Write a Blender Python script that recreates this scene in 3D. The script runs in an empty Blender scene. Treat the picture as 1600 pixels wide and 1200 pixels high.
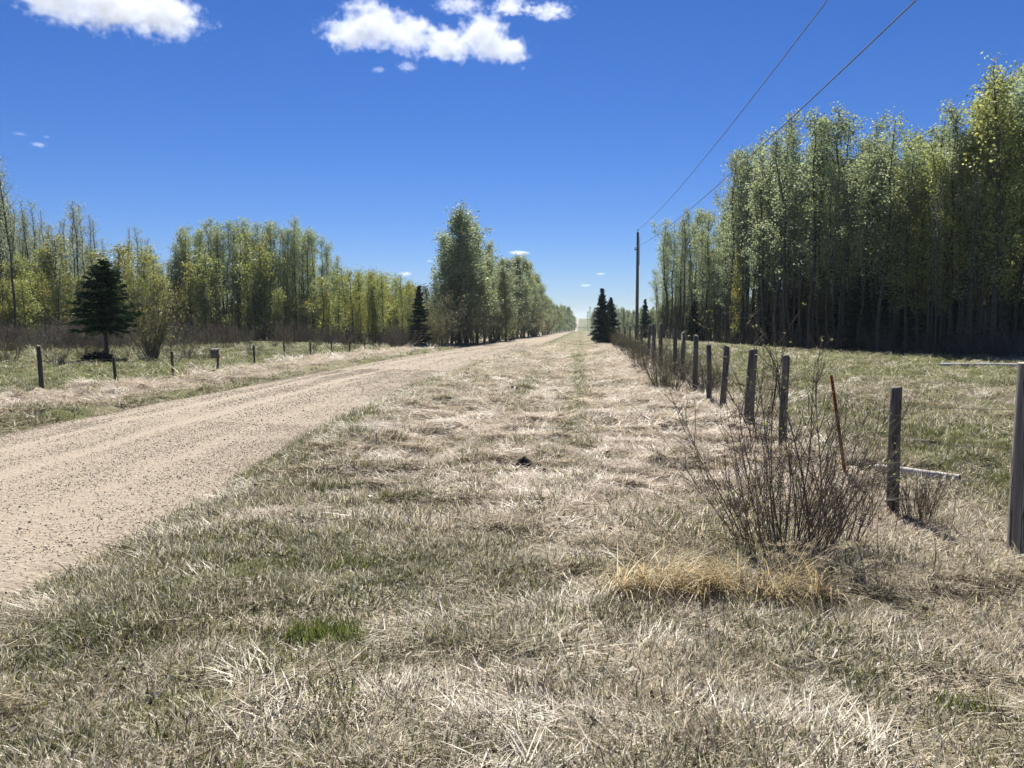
import bpy, math, random
import numpy as np
from mathutils import Matrix, Vector

# ------------------------------------------------------------------ camera, sky, sun, exposure
S = bpy.context.scene
COL = S.collection
CAM_H = 1.7
FPX = 1200.0
YAW, PITCH = math.radians(5.124), math.radians(4.764)
cam_data = bpy.data.cameras.new('camera')
cam_data.sensor_fit = 'HORIZONTAL'
cam_data.sensor_width = 36.0
cam_data.lens = 36.0 * FPX / 1600.0
cam_data.clip_start = 0.05
cam_data.clip_end = 9000.0
cam = bpy.data.objects.new('camera', cam_data)
cam.location = (0, 0, CAM_H)
cam.rotation_euler = (math.radians(90) - PITCH, 0, YAW)
COL.objects.link(cam)
S.camera = cam

SUN_EL, SUN_AZ = math.radians(50), math.radians(-7)      # azimuth from +Y, clockwise positive
world = bpy.data.worlds.new('World')
S.world = world
world.use_nodes = True
wn, wl = world.node_tree.nodes, world.node_tree.links
wn.clear()
wo = wn.new('ShaderNodeOutputWorld')
wb = wn.new('ShaderNodeBackground')
sk = wn.new('ShaderNodeTexSky')
sk.sky_type = 'NISHITA'
sk.sun_disc = False
sk.sun_elevation = SUN_EL
sk.sun_rotation = SUN_AZ
sk.altitude = 600
sk.air_density = 1.0
sk.dust_density = 0.0
sk.ozone_density = 3.0
hs = wn.new('ShaderNodeHueSaturation')
hs.inputs['Saturation'].default_value = 1.25
hs.inputs['Value'].default_value = 1.0
wl.new(sk.outputs[0], hs.inputs['Color'])
tint = wn.new('ShaderNodeMix'); tint.data_type = 'RGBA'; tint.blend_type = 'MULTIPLY'
tint.inputs[0].default_value = 1.0
tint.inputs[7].default_value = (0.51, 0.62, 0.95, 1)      # deep clear-air blue
wl.new(hs.outputs[0], tint.inputs[6])
wl.new(tint.outputs[2], wb.inputs[0])
wb.inputs[1].default_value = 0.05
wl.new(wb.outputs[0], wo.inputs[0])

sun_data = bpy.data.lights.new('sun', 'SUN')
sun_data.energy = 5.0
sun_data.angle = math.radians(0.53)
sun_data.color = (1.0, 0.95, 0.87)
sun = bpy.data.objects.new('sun', sun_data)
sd = Vector((math.sin(SUN_AZ) * math.cos(SUN_EL), math.cos(SUN_AZ) * math.cos(SUN_EL), math.sin(SUN_EL)))
sun.rotation_euler = sd.to_track_quat('Z', 'Y').to_euler()
COL.objects.link(sun)

S.view_settings.view_transform = 'Standard'
S.view_settings.look = 'None'
S.view_settings.exposure = 0.97
S.view_settings.gamma = 1.0
S.view_settings.use_curve_mapping = False
S.render.engine = 'CYCLES'
S.cycles.max_bounces = 8
S.cycles.diffuse_bounces = 3
S.cycles.transmission_bounces = 4
S.cycles.volume_bounces = 4
S.cycles.use_denoising = True
S.cycles.use_adaptive_sampling = True
S.cycles.adaptive_threshold = 0.01

# ------------------------------------------------------------------ helpers
R0 = np.random.RandomState(7)

def vnoise(x, y, seed=0):
    x = np.asarray(x, float); y = np.asarray(y, float)
    xi = np.floor(x).astype(np.int64); yi = np.floor(y).astype(np.int64)
    fx = x - xi; fy = y - yi
    fx = fx * fx * (3 - 2 * fx); fy = fy * fy * (3 - 2 * fy)
    def h(a, b):
        n = (a * 374761393 + b * 668265263 + seed * 1274126177) & 0xffffffff
        n = ((n ^ (n >> 13)) * 1274126177) & 0xffffffff
        n = (n ^ (n >> 16)) & 0xffffffff
        return n / 4294967295.0
    a = h(xi, yi); b = h(xi + 1, yi); c = h(xi, yi + 1); d = h(xi + 1, yi + 1)
    return (a * (1 - fx) + b * fx) * (1 - fy) + (c * (1 - fx) + d * fx) * fy

def fbm(x, y, seed=0, oct=3):
    s = 0; a = 0.5; t = 0
    x = np.asarray(x, float); y = np.asarray(y, float)
    for k in range(oct):
        s = s + a * vnoise(x * 2 ** k, y * 2 ** k, seed + 17 * k); t += a; a *= 0.5
    return s / t

def sstep(a, b, x):
    t = np.clip((np.asarray(x, float) - a) / (b - a), 0, 1)
    return t * t * (3 - 2 * t)

def softplus(x):
    x = np.asarray(x, float)
    return np.where(x > 30, x, np.log1p(np.exp(np.minimum(x, 30))))

def base_z(y):
    z = -0.0105 * 8 * softplus((np.asarray(y, float) - 30) / 8)
    z = z - 0.02 * 12 * softplus((np.asarray(y, float) - 385) / 12)
    z = z + 0.055 * 40 * softplus((np.asarray(y, float) - 700) / 40) - 0.0255 * 60 * softplus((np.asarray(y, float) - 1450) / 60)
    return z

def road_r(y):
    y = np.asarray(y, float)
    return np.interp(y, [-50, 0, 6, 9, 12, 17, 22, 30, 42, 68, 150, 400, 1600], [-3.5, -3.55, -3.6, -3.9, -4.2, -4.42, -4.58, -4.48, -3.95, -3.4, -3.45, -3.6, -3.6]) + 0.10 * (vnoise(y * 1.3, y * 0 + 3, 5) - .5) + 0.05 * (vnoise(y * 4.1, y * 0 + 3, 6) - .5)

def road_l(y):
    y = np.asarray(y, float)
    return np.interp(y, [0, 10, 40, 64, 400], [-8.75, -8.78, -8.85, -8.4, -8.4]) + 0.14 * (vnoise(y * 0.9, y * 0 + 9, 8) - .5)

def ground_z(x, y):
    x = np.asarray(x, float); y = np.asarray(y, float)
    z = base_z(y)
    near = 1 - sstep(60, 120, np.hypot(x, y))
    lump = (fbm(x / 1.1, y / 1.1, 1) - .5) * 0.09 + (fbm(x / 5, y / 5, 2) - .5) * 0.14
    hay = sstep(-12.3, -11.4, x) * (1 - sstep(-10.2, -9.6, x))
    lump = lump + hay * ((fbm(x / .7, y / .5, 3) - .35) * 0.30)
    past = sstep(3.2, 5, x)
    lump = lump + past * (fbm(x / 1.8, y / 1.8, 4) - .5) * 0.14
    tuss = np.clip(fbm(x / .45, y / .30, 31) - .42, 0, 1) * 0.42 * (.4 + fbm(x / 2.2, y / 2.2, 33))
    lump = lump + tuss * (.35 + .65 * sstep(6, 10, y)) * (1 - sstep(45, 65, y))
    onroad = sstep(-9.3, -8.7, x) * (1 - sstep(-.15, .75, x - np.interp(y, [0, 6, 9, 12, 17, 22, 30, 42, 68, 150], [-3.55, -3.6, -3.9, -4.2, -4.42, -4.58, -4.48, -3.95, -3.4, -3.45])))
    z = z + lump * near * (1 - onroad)
    verge = sstep(-3.4, -1.8, x) * (1 - sstep(0.6, 2.4, x)) * sstep(5, 12, y)
    z = z - 0.12 * verge - 0.10 * onroad
    return z

def ray(px, py):
    cx, cy = (px - 800) / FPX, -(py - 600) / FPX
    cp, sp, cyw, syw = math.cos(PITCH), math.sin(PITCH), math.cos(YAW), math.sin(YAW)
    up = cy * cp - sp
    fw = cp + cy * sp
    return (cx * cyw - fw * syw, cx * syw + fw * cyw, up)

def at_dist(px, Y):
    """world X of the vertical plane through picture column px at forward distance Y (near the horizon line)"""
    d = ray(px, 500)
    return d[0] / d[1] * Y

def on_ground(px, py):
    d = ray(px, py)
    t, prev = 0.5, 0.5
    while t < 3000:
        if CAM_H + d[2] * t < float(ground_z(d[0] * t, d[1] * t)):
            lo, hi = prev, t
            for _ in range(20):
                m = (lo + hi) / 2
                if CAM_H + d[2] * m < float(ground_z(d[0] * m, d[1] * m)): hi = m
                else: lo = m
            return d[0] * hi, d[1] * hi
        prev = t; t *= 1.03
    return d[0] * t, d[1] * t

def top_at(px, py, Y):
    d = ray(px, py)
    return CAM_H + d[2] / d[1] * Y, d[0] / d[1] * Y

class MB:
    """collects vertices and faces, then links them as ONE mesh object"""
    def __init__(self):
        self.v = []; self.f = []; self.c = []; self.m = []; self.n = 0; self.pid = []
    def add(self, v, f, col=(1, 1, 1), mat=0):
        v = np.asarray(v, float).reshape(-1, 3); f = np.asarray(f, int)
        if len(f) == 0: return
        c = np.asarray(col, float)
        if c.ndim == 1: c = np.tile(c, (len(f), 1))
        self.v.append(v); self.f.append(f + self.n); self.c.append(c); self.m.append(np.full(len(f), mat))
        self.n += len(v)
    def tube(self, pts, rad, sides=5, col=(1, 1, 1), mat=0, cap=True):
        pts = np.asarray(pts, float); k = len(pts)
        rad = np.broadcast_to(np.asarray(rad, float), (k,))
        t = np.gradient(pts, axis=0); t /= np.linalg.norm(t, axis=1)[:, None] + 1e-9
        ref = np.array([0.0, 0, 1]) if abs(t[0][2]) < .9 else np.array([1.0, 0, 0])
        a = np.cross(t, ref); a /= np.linalg.norm(a, axis=1)[:, None] + 1e-9
        b = np.cross(t, a)
        ang = np.arange(sides) * 2 * math.pi / sides
        v = pts[:, None] + rad[:, None, None] * (a[:, None] * np.cos(ang)[None, :, None] + b[:, None] * np.sin(ang)[None, :, None])
        i = np.arange(k - 1)[:, None] * sides; j = np.arange(sides)[None]
        j2 = (j + 1) % sides
        f = np.stack([i + j, i + j2, i + sides + j2, i + sides + j], -1).reshape(-1, 4)
        self.add(v.reshape(-1, 3), f, col, mat)
        if cap:
            vv = np.vstack([v[-1], pts[-1:] + t[-1] * rad[-1] * .15])
            self.add(vv, [[s, (s + 1) % sides, sides] for s in range(sides)], col, mat)
    def quads(self, cen, u, w, col, mat=0):
        """leaf-like diamonds: centre, half-axis u, half-axis w"""
        n = len(cen)
        v = np.stack([cen - u, cen - w + u * .1, cen + u, cen + w + u * .1], 1).reshape(-1, 3)
        self.add(v, np.arange(n * 4).reshape(n, 4), col, mat)
    def box(self, lo, hi, col=(1, 1, 1), mat=0):
        x0, y0, z0 = lo; x1, y1, z1 = hi
        v = [(x0, y0, z0), (x1, y0, z0), (x1, y1, z0), (x0, y1, z0), (x0, y0, z1), (x1, y0, z1), (x1, y1, z1), (x0, y1, z1)]
        self.add(v, [(0, 3, 2, 1), (4, 5, 6, 7), (0, 1, 5, 4), (1, 2, 6, 5), (2, 3, 7, 6), (3, 0, 4, 7)], col, mat)
    def mesh(self, name, mats, smooth=False, extra=None):
        me = bpy.data.meshes.new(name)
        V = np.vstack(self.v) if self.v else np.zeros((0, 3))
        nv = len(V)
        if extra is not None: V = np.vstack([V, extra])
        me.vertices.add(len(V)); me.vertices.foreach_set('co', V.astype(np.float32).ravel())
        tot = np.concatenate([np.full(len(f), f.shape[1]) for f in self.f])
        loops = np.concatenate([f.ravel() for f in self.f])
        me.loops.add(len(loops)); me.loops.foreach_set('vertex_index', loops.astype(np.int32))
        me.polygons.add(len(tot))
        me.polygons.foreach_set('loop_start', (np.cumsum(tot) - tot).astype(np.int32))
        me.polygons.foreach_set('loop_total', tot.astype(np.int32))
        for m in (mats if isinstance(mats, (list, tuple)) else [mats]): me.materials.append(m)
        me.polygons.foreach_set('material_index', np.concatenate(self.m).astype(np.int32))
        if smooth: me.polygons.foreach_set('use_smooth', np.ones(len(tot), bool))
        me.update(calc_edges=True)
        at = me.attributes.new('Col', 'FLOAT_COLOR', 'CORNER')
        c = np.repeat(np.vstack(self.c), tot, axis=0)
        at.data.foreach_set('color', np.hstack([c, np.ones((len(c), 1))]).astype(np.float32).ravel())
        return me
    def build(self, name, mats, parent=None, smooth=False, loc=None):
        o = bpy.data.objects.new(name, self.mesh(name, mats, smooth))
        COL.objects.link(o)
        if parent is not None: o.parent = parent
        if loc is not None: o.location = loc
        return o

def tag(o, label=None, cat=None, group=None, kind=None):
    if label: o['label'] = label
    if cat: o['category'] = cat
    if group: o['group'] = group
    if kind: o['kind'] = kind
    return o

def empty(name, loc, rz=0.0):
    o = bpy.data.objects.new(name, None)
    o.empty_display_size = .2
    COL.objects.link(o); o.location = loc; o.rotation_euler = (0, 0, rz)
    return o

def part(name, me, parent):
    o = bpy.data.objects.new(name, me); COL.objects.link(o); o.parent = parent
    return o

# ---- materials
class NT:
    def __init__(self, name):
        self.m = bpy.data.materials.new(name); self.m.use_nodes = True
        self.t = self.m.node_tree; self.t.nodes.clear()
        self.out = self.t.nodes.new('ShaderNodeOutputMaterial')
    def n(self, typ, **kw):
        nd = self.t.nodes.new(typ)
        for k, v in kw.items():
            if k.startswith('i_'):
                key = k[2:]
                key = int(key) if key.isdigit() else key.replace('_', ' ')
                nd.inputs[key].default_value = v
            else: setattr(nd, k, v)
        return nd
    def l(self, a, b): self.t.links.new(a, b)
    def noise(self, scale, detail=4, rough=.6, vec=None):
        nd = self.n('ShaderNodeTexNoise', i_Scale=scale, i_Detail=detail, i_Roughness=rough)
        if vec is not None: self.l(vec, nd.inputs['Vector'])
        return nd.outputs['Fac']
    def ramp(self, fac, stops):
        nd = self.n('ShaderNodeValToRGB'); el = nd.color_ramp.elements
        while len(el) < len(stops): el.new(.5)
        for e, (p, c) in zip(el, stops): e.position = p; e.color = (*c, 1)
        self.l(fac, nd.inputs[0]); return nd.outputs[0]
    def mix(self, fac, a, b, mode='MIX'):
        nd = self.n('ShaderNodeMix', data_type='RGBA', blend_type=mode)
        for s, val in ((nd.inputs[0], fac), (nd.inputs[6], a), (nd.inputs[7], b)):
            if isinstance(val, (int, float)): s.default_value = val
            elif isinstance(val, tuple): s.default_value = (*val, 1)
            else: self.l(val, s)
        return nd.outputs[2]
    def math(self, op, a, b=0.0, clamp=False):
        nd = self.n('ShaderNodeMath', operation=op, use_clamp=clamp)
        for s, val in ((nd.inputs[0], a), (nd.inputs[1], b)):
            if isinstance(val, (int, float)): s.default_value = val
            else: self.l(val, s)
        return nd.outputs[0]
    def bump(self, h, strength, dist):
        nd = self.n('ShaderNodeBump', i_Strength=strength, i_Distance=dist)
        self.l(h, nd.inputs['Height']); return nd.outputs[0]
    def principled(self, col, rough=.9, normal=None, spec=.2):
        p = self.n('ShaderNodeBsdfPrincipled', i_Roughness=rough)
        p.inputs['Specular IOR Level'].default_value = spec
        if isinstance(col, tuple): p.inputs['Base Color'].default_value = (*col, 1)
        else: self.l(col, p.inputs['Base Color'])
        if normal is not None: self.l(normal, p.inputs['Normal'])
        self.l(p.outputs[0], self.out.inputs[0]); return p
    def pos(self): return self.n('ShaderNodeNewGeometry').outputs['Position']
    def obj(self): return self.n('ShaderNodeTexCoord').outputs['Object']

def leaf_mat(name, trans=.45, var=.35, hue=.03, gloss=.0):
    """face colour x a tint of each plant's own; light passes through the leaf"""
    t = NT(name)
    a = t.n('ShaderNodeAttribute', attribute_name='Col')
    r = t.n('ShaderNodeObjectInfo').outputs['Random']
    v = t.math('ADD', t.math('MULTIPLY', r, var), 1 - var / 2)
    h = t.n('ShaderNodeHueSaturation')
    r2 = t.math('FRACT', t.math('MULTIPLY', r, 17.31))
    t.l(t.math('ADD', t.math('MULTIPLY', r2, hue), .5 - hue / 2), h.inputs['Hue'])
    t.l(v, h.inputs['Value']); t.l(a.outputs['Color'], h.inputs['Color'])
    d = t.n('ShaderNodeBsdfDiffuse'); tr = t.n('ShaderNodeBsdfTranslucent')
    t.l(h.outputs[0], d.inputs[0]); t.l(h.outputs[0], tr.inputs[0])
    mx = t.n('ShaderNodeMixShader', i_0=trans)
    t.l(d.outputs[0], mx.inputs[1]); t.l(tr.outputs[0], mx.inputs[2])
    last = mx
    if gloss > 0:
        g = t.n('ShaderNodeBsdfGlossy', i_Roughness=.45); g.inputs[0].default_value = (1, 1, 1, 1)
        m2 = t.n('ShaderNodeMixShader', i_0=gloss)
        t.l(mx.outputs[0], m2.inputs[1]); t.l(g.outputs[0], m2.inputs[2]); last = m2
    t.l(last.outputs[0], t.out.inputs[0])
    return t.m

M_LEAF = leaf_mat('leaf', .58, .3, .03, .03)
M_NEEDLE = leaf_mat('needle', .15, .3, .02, .0)
M_GRASS = leaf_mat('grass_blade', .46, .3, .02, .03)
M_TWIG = leaf_mat('twig', .0, .3, .02, .02)

def bark_mat(name, c1, c2, scale=8, stretch=.25, cracks=0.0):
    t = NT(name)
    mp = t.n('ShaderNodeMapping'); mp.inputs['Scale'].default_value = (1, 1, stretch)
    t.l(t.obj(), mp.inputs['Vector'])
    f = t.noise(scale, 6, .65, mp.outputs[0])
    col = t.ramp(f, [(.3, c1), (.7, c2)])
    if cracks:
        m2 = t.n('ShaderNodeMapping'); m2.inputs['Scale'].default_value = (1, 1, .045); t.l(t.obj(), m2.inputs['Vector'])
        fc = t.noise(cracks, 3, .55, m2.outputs[0])
        ck = t.math('LESS_THAN', t.math('ABSOLUTE', t.math('SUBTRACT', fc, .5)), .012)
        kn = t.n('ShaderNodeTexVoronoi', i_Scale=5.0); t.l(t.obj(), kn.inputs['Vector'])
        ck = t.math('MAXIMUM', ck, t.math('LESS_THAN', kn.outputs['Distance'], .10))
        col = t.mix(t.math('MULTIPLY', ck, .8), col, (.025, .02, .016))
        f = t.math('SUBTRACT', f, t.math('MULTIPLY', ck, .6))
    a = t.n('ShaderNodeAttribute', attribute_name='Col')
    col = t.mix(1.0, col, a.outputs['Color'], 'MULTIPLY')
    t.principled(col, .9, t.bump(f, .5, .01))
    return t.m
M_ASPEN = bark_mat('aspen_bark', (.035, .033, .027), (.115, .11, .088), 5, 1.2)
M_SPRUCE = bark_mat('spruce_bark', (.05, .04, .03), (.14, .11, .085), 12, .6)
M_POST = bark_mat('weathered_wood', (.07, .06, .048), (.27, .24, .20), 26, .06, 14)
M_GATEPOST = bark_mat('grey_timber', (.15, .132, .108), (.36, .325, .275), 34, .035, 11)
M_ENDGRAIN = bark_mat('end_grain', (.35, .31, .26), (.55, .5, .43), 60, 1)
M_POLE = bark_mat('pole_wood', (.10, .085, .075), (.20, .175, .16), 14, .08)
M_LOG = bark_mat('pale_log', (.34, .31, .27), (.62, .58, .52), 18, .5)
M_RUST = bark_mat('rusty_steel', (.13, .045, .02), (.26, .11, .055), 40, .5)
M_SOIL = bark_mat('dark_soil', (.014, .010, .008), (.05, .038, .028), 30, 1)
M_STONE = leaf_mat('gravel_stone', .0, .9, .03, .0)
M_WIRE = bark_mat('wire_metal', (.10, .10, .10), (.18, .18, .18), 4, 1)
M_CERAMIC = bark_mat('ceramic', (.25, .25, .24), (.35, .35, .34), 4, 1)

def scatter(name, protos, mats, pts, rot, scl, idx, label, cat=None, kind='stuff'):
    """one object whose geometry nodes put its own little prototypes on its own loose points"""
    allm = MB(); pid = []
    for k, p in enumerate(protos):
        n0 = allm.n
        for v, f, c, m, off in zip(p.v, p.f, p.c, p.m, np.cumsum([0] + [len(x) for x in p.v])[:-1]):
            allm.add(v, f - off, c); allm.m[-1] = m
        pid += [k] * (allm.n - n0)
    npr = allm.n; n = len(pts)
    me = allm.mesh(name, mats, extra=np.asarray(pts, float))
    pid = np.array(pid + [-1] * n, np.int32)
    me.attributes.new('pid', 'INT', 'POINT').data.foreach_set('value', pid)
    a = np.zeros((npr + n, 3), np.float32); a[npr:] = rot
    me.attributes.new('rot', 'FLOAT_VECTOR', 'POINT').data.foreach_set('vector', a.ravel())
    a = np.ones((npr + n, 3), np.float32); a[npr:] = np.asarray(scl)[:, None] if np.ndim(scl) == 1 else scl
    me.attributes.new('scl', 'FLOAT_VECTOR', 'POINT').data.foreach_set('vector', a.ravel())
    b = np.zeros(npr + n, np.int32); b[npr:] = idx
    me.attributes.new('idx', 'INT', 'POINT').data.foreach_set('value', b)
    o = bpy.data.objects.new(name, me); COL.objects.link(o)
    g = bpy.data.node_groups.new(name + '_nodes', 'GeometryNodeTree')
    g.interface.new_socket('Geometry', in_out='INPUT', socket_type='NodeSocketGeometry')
    g.interface.new_socket('Geometry', in_out='OUTPUT', socket_type='NodeSocketGeometry')
    N, L = g.nodes, g.links
    gi = N.new('NodeGroupInput'); go = N.new('NodeGroupOutput')
    def attr(nm, typ):
        x = N.new('GeometryNodeInputNamedAttribute'); x.data_type = typ; x.inputs['Name'].default_value = nm
        return x.outputs['Attribute']
    def sel(k):
        c = N.new('FunctionNodeCompare'); c.data_type = 'INT'; c.operation = 'EQUAL'
        L.new(attr('pid', 'INT'), c.inputs[2]); c.inputs[3].default_value = k
        s = N.new('GeometryNodeSeparateGeometry'); s.domain = 'POINT'
        L.new(gi.outputs[0], s.inputs[0]); L.new(c.outputs[0], s.inputs[1])
        return s.outputs[0]
    join = N.new('GeometryNodeJoinGeometry')
    for k in reversed(range(len(protos))):     # the last link becomes instance 0
        q = N.new('GeometryNodeGeometryToInstance'); L.new(sel(k), q.inputs[0]); L.new(q.outputs[0], join.inputs[0])
    ip = N.new('GeometryNodeInstanceOnPoints')
    L.new(sel(-1), ip.inputs['Points']); L.new(join.outputs[0], ip.inputs['Instance'])
    ip.inputs['Pick Instance'].default_value = True
    L.new(attr('idx', 'INT'), ip.inputs['Instance Index'])
    L.new(attr('rot', 'FLOAT_VECTOR'), ip.inputs['Rotation']); L.new(attr('scl', 'FLOAT_VECTOR'), ip.inputs['Scale'])
    L.new(ip.outputs[0], go.inputs[0])
    md = o.modifiers.new('scatter', 'NODES'); md.node_group = g
    tag(o, label, cat, None, kind)
    return o

# ------------------------------------------------------------------ setting: ground and road
def green_amt(x, y):
    """share of green among the dead grass, 0..1"""
    x = np.asarray(x, float); y = np.asarray(y, float)
    n1 = fbm(x / 1.3, y / 1.3, 11); n2 = fbm(x / .35, y / .35, 12)
    g = .16 + 0 * x
    edge = np.exp(-((x - road_r(y) - .22) / (.26 + .006 * y)) ** 2)
    g = np.maximum(g, .85 * edge)
    g = np.maximum(g, .55 * np.exp(-((x + 2.0) / 2.2) ** 2) * (1 - sstep(6.5, 10, y)))
    g = np.maximum(g, .62 * np.exp(-((x + .1) / .32) ** 2) * sstep(8, 14, y))
    g = np.maximum(g, .5 * np.exp(-((x + 1.5) / .4) ** 2) * sstep(11, 18, y))
    g = np.maximum(g, .30 * sstep(50, 90, y) * (x < 3) * (x > -4))
    g = np.maximum(g, .86 * sstep(2.9, 4.2, x) * sstep(5.5, 7.5, y))
    g = np.maximum(g, .98 * (1 - sstep(-12.5, -12.1, x)))
    strip = sstep(-9.9, -9.5, x) * (1 - sstep(-8.9, -8.6, x))
    g = np.maximum(g, .65 * strip)
    hay = sstep(-12.4, -12.0, x) * (1 - sstep(-10.0, -9.6, x))
    g = g * (1 - .9 * hay)
    trackm = np.maximum(np.exp(-((x + .1) / .4) ** 2), np.exp(-((x + 1.5) / .45) ** 2))
    vm = sstep(-2.9, -2.0, x) * (1 - sstep(2.3, 3.0, x)) * sstep(6, 8, y) * (1 - sstep(30, 45, y))
    g = g + ((n1 - .5) * 1.1 + (n2 - .5) * .6) * (1 - .45 * vm) - .10 * vm * (1 - trackm)
    pale = np.exp(-((x - 8) / 4) ** 2 - ((y - 17) / 5) ** 2)
    g = g - .8 * pale * (n1 > .45)
    return np.clip(g, 0, 1)

# radial sheet round the camera, out to the horizon
ang_f = np.linspace(-48, 48, 330); ang_b = np.linspace(48, 312, 90)[1:-1]
ang = np.radians(np.concatenate([ang_f, ang_b]))
rad = np.concatenate([[0.0], np.geomspace(.6, 4, 90)[:-1], np.geomspace(4, 70, 330), np.geomspace(72, 4500, 75)])
A, Rr = np.meshgrid(ang, rad)
gx = -np.sin(A + YAW) * -1 * Rr; gx = np.sin(A - YAW) * Rr; gy = np.cos(A - YAW) * Rr
gz = ground_z(gx, gy)
nr, na = A.shape
gv = np.stack([gx, gy, gz], -1).reshape(-1, 3)
i = np.arange(nr - 1)[:, None] * na; j = np.arange(na)[None]; j2 = (j + 1) % na
gf = np.stack([i + j, i + na + j, i + na + j2, i + j2], -1).reshape(-1, 4)
t = NT('ground')
at_ = t.n('ShaderNodeAttribute', attribute_name='green')
P = t.pos()
n_s = t.noise(9, 6, .7, P); n_m = t.noise(1.7, 5, .6, P); n_f = t.noise(60, 4, .7, P)
straw = t.ramp(n_s, [(.25, (.10, .08, .056)), (.5, (.28, .235, .165)), (.78, (.52, .45, .34))])
green = t.ramp(n_s, [(.25, (.06, .072, .022)), (.6, (.125, .145, .045)), (.85, (.24, .24, .10))])
gfac = t.math('ADD', at_.outputs['Fac'], t.math('MULTIPLY', t.math('SUBTRACT', n_m, .5), .5), True)
c = t.mix(gfac, straw, green)
c = t.mix(t.math('MULTIPLY', t.math('SUBTRACT', n_f, .48), 2.4, True), c, (.07, .055, .04))
hsum = t.math('ADD', t.math('MULTIPLY', n_s, .7), t.math('MULTIPLY', n_f, .3))
t.principled(c, .95, t.bump(hsum, .9, .06), .1)
m = MB(); m.add(gv, gf)
ground = m.build('ground', t.m, smooth=True)
ga = ground.data.attributes.new('green', 'FLOAT', 'POINT')
ga.data.foreach_set('value', green_amt(gv[:, 0], gv[:, 1]).astype(np.float32))
tag(ground, 'mown verge and pasture of dead straw grass greening in patches', kind='structure')

# gravel road
ry = np.concatenate([np.linspace(-45, -1, 60), np.geomspace(1, 2, 4)[:-1] - 1, np.geomspace(1, 1600, 420)])
ru = np.linspace(0, 1, 41)
YY, UU = np.meshgrid(ry, ru, indexing='ij')
XX = road_l(YY) * (1 - UU) + road_r(YY) * UU
rut = np.zeros_like(UU)
RUTS = ((.11, .030, .5), (.27, .042, 1.0), (.345, .024, .5), (.52, .046, 1.0), (.61, .026, .6), (.80, .036, .6))
for u0, wu, am in RUTS: rut += am * (.35 + .9 * vnoise(YY / 9 + u0 * 90, YY * 0, 13)) * np.exp(-((UU - u0 - .02 * (vnoise(YY / 7, YY * 0 + u0 * 40, 3) - .5)) / wu) ** 2)
crown = .07 * (1 - (2 * UU - 1) ** 2)
ZZ = base_z(YY) - .055 + crown + .025 + .010 * (1 - rut.clip(0, 1)) + (fbm(XX / .6, YY / .6, 21) - .5) * .012
ZZ = ZZ - .10 * np.clip(np.abs(2 * UU - 1) - .955, 0, 1) / .045
nu = len(ru)
rv = np.stack([XX, YY, ZZ], -1).reshape(-1, 3)
i = np.arange(len(ry) - 1)[:, None] * nu; j = np.arange(nu - 1)[None]
rf = np.stack([i + j, i + j + 1, i + nu + j + 1, i + nu + j], -1).reshape(-1, 4)
t = NT('gravel')
P = t.pos()
ar = t.n('ShaderNodeAttribute', attribute_name='rut')
mp = t.n('ShaderNodeMapping'); mp.inputs['Scale'].default_value = (1, .12, 1); t.l(P, mp.inputs['Vector'])
streak = t.noise(3.2, 5, .65, mp.outputs[0])
vo = t.n('ShaderNodeTexVoronoi', i_Scale=38.0); t.l(P, vo.inputs['Vector'])
vo2 = t.n('ShaderNodeTexVoronoi', i_Scale=17.0); t.l(P, vo2.inputs['Vector'])
g1 = t.ramp(vo.outputs['Color'], [(.1, (.17, .142, .105)), (.5, (.31, .262, .198)), (.9, (.42, .365, .282))])
g2 = t.ramp(t.noise(110, 4, .7, P), [(.3, (.225, .188, .142)), (.7, (.375, .32, .243))])
c = t.mix(.5, g1, g2)
c = t.mix(t.math('MULTIPLY', t.math('SUBTRACT', streak, .35), 1.6, True), c, (.335, .277, .213))
c = t.mix(t.math('MULTIPLY', ar.outputs['Fac'], .4), c, (.42, .355, .275))
hh = t.math('ADD', t.math('MULTIPLY', vo.outputs['Distance'], .5), t.math('MULTIPLY', vo2.outputs['Distance'], .8))
t.principled(c, .95, t.bump(hh, .7, .02), .1)
m = MB(); m.add(rv, rf)
road = m.build('gravel_road', t.m, smooth=True)
ra = road.data.attributes.new('rut', 'FLOAT', 'POINT')
ra.data.foreach_set('value', rut.clip(0, 1).astype(np.float32).ravel())
tag(road, 'pale gravel road with packed wheel tracks running to the horizon', kind='structure')

def road_z(x, y):
    u = (x - road_l(y)) / (road_r(y) - road_l(y))
    return base_z(y) - .017 + .07 * (1 - (2 * u - 1) ** 2)

# ------------------------------------------------------------------ tree builders
def rnd_units(rs, n):
    v = rs.normal(size=(n, 3)); return v / np.linalg.norm(v, axis=1)[:, None]

def leaf_cloud(mb, rs, cen, size, base, var=.25, yellow=0.0, flat=.0, mat=0):
    n = len(cen)
    if n == 0: return
    u = rnd_units(rs, n); w = np.cross(u, rnd_units(rs, n)); w /= np.linalg.norm(w, axis=1)[:, None]
    s = size * rs.uniform(.6, 1.35, n)
    col = np.tile(np.array(base), (n, 1)) * rs.uniform(1 - var, 1 + var, (n, 1))
    yl = rs.random(n) < yellow
    col[yl] *= np.array([1.22, 1.1, .75])
    mb.quads(cen, u * s[:, None] * .5, w * s[:, None] * .42, col, mat)

def bend_line(rs, p, d, L, n, wob, lift=0.0):
    pts = [np.array(p, float)]; d = np.array(d, float); d /= np.linalg.norm(d)
    for k in range(n):
        d = d + rs.normal(size=3) * wob + np.array([0, 0, lift])
        d /= np.linalg.norm(d)
        pts.append(pts[-1] + d * L / n)
    return np.array(pts)

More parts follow.
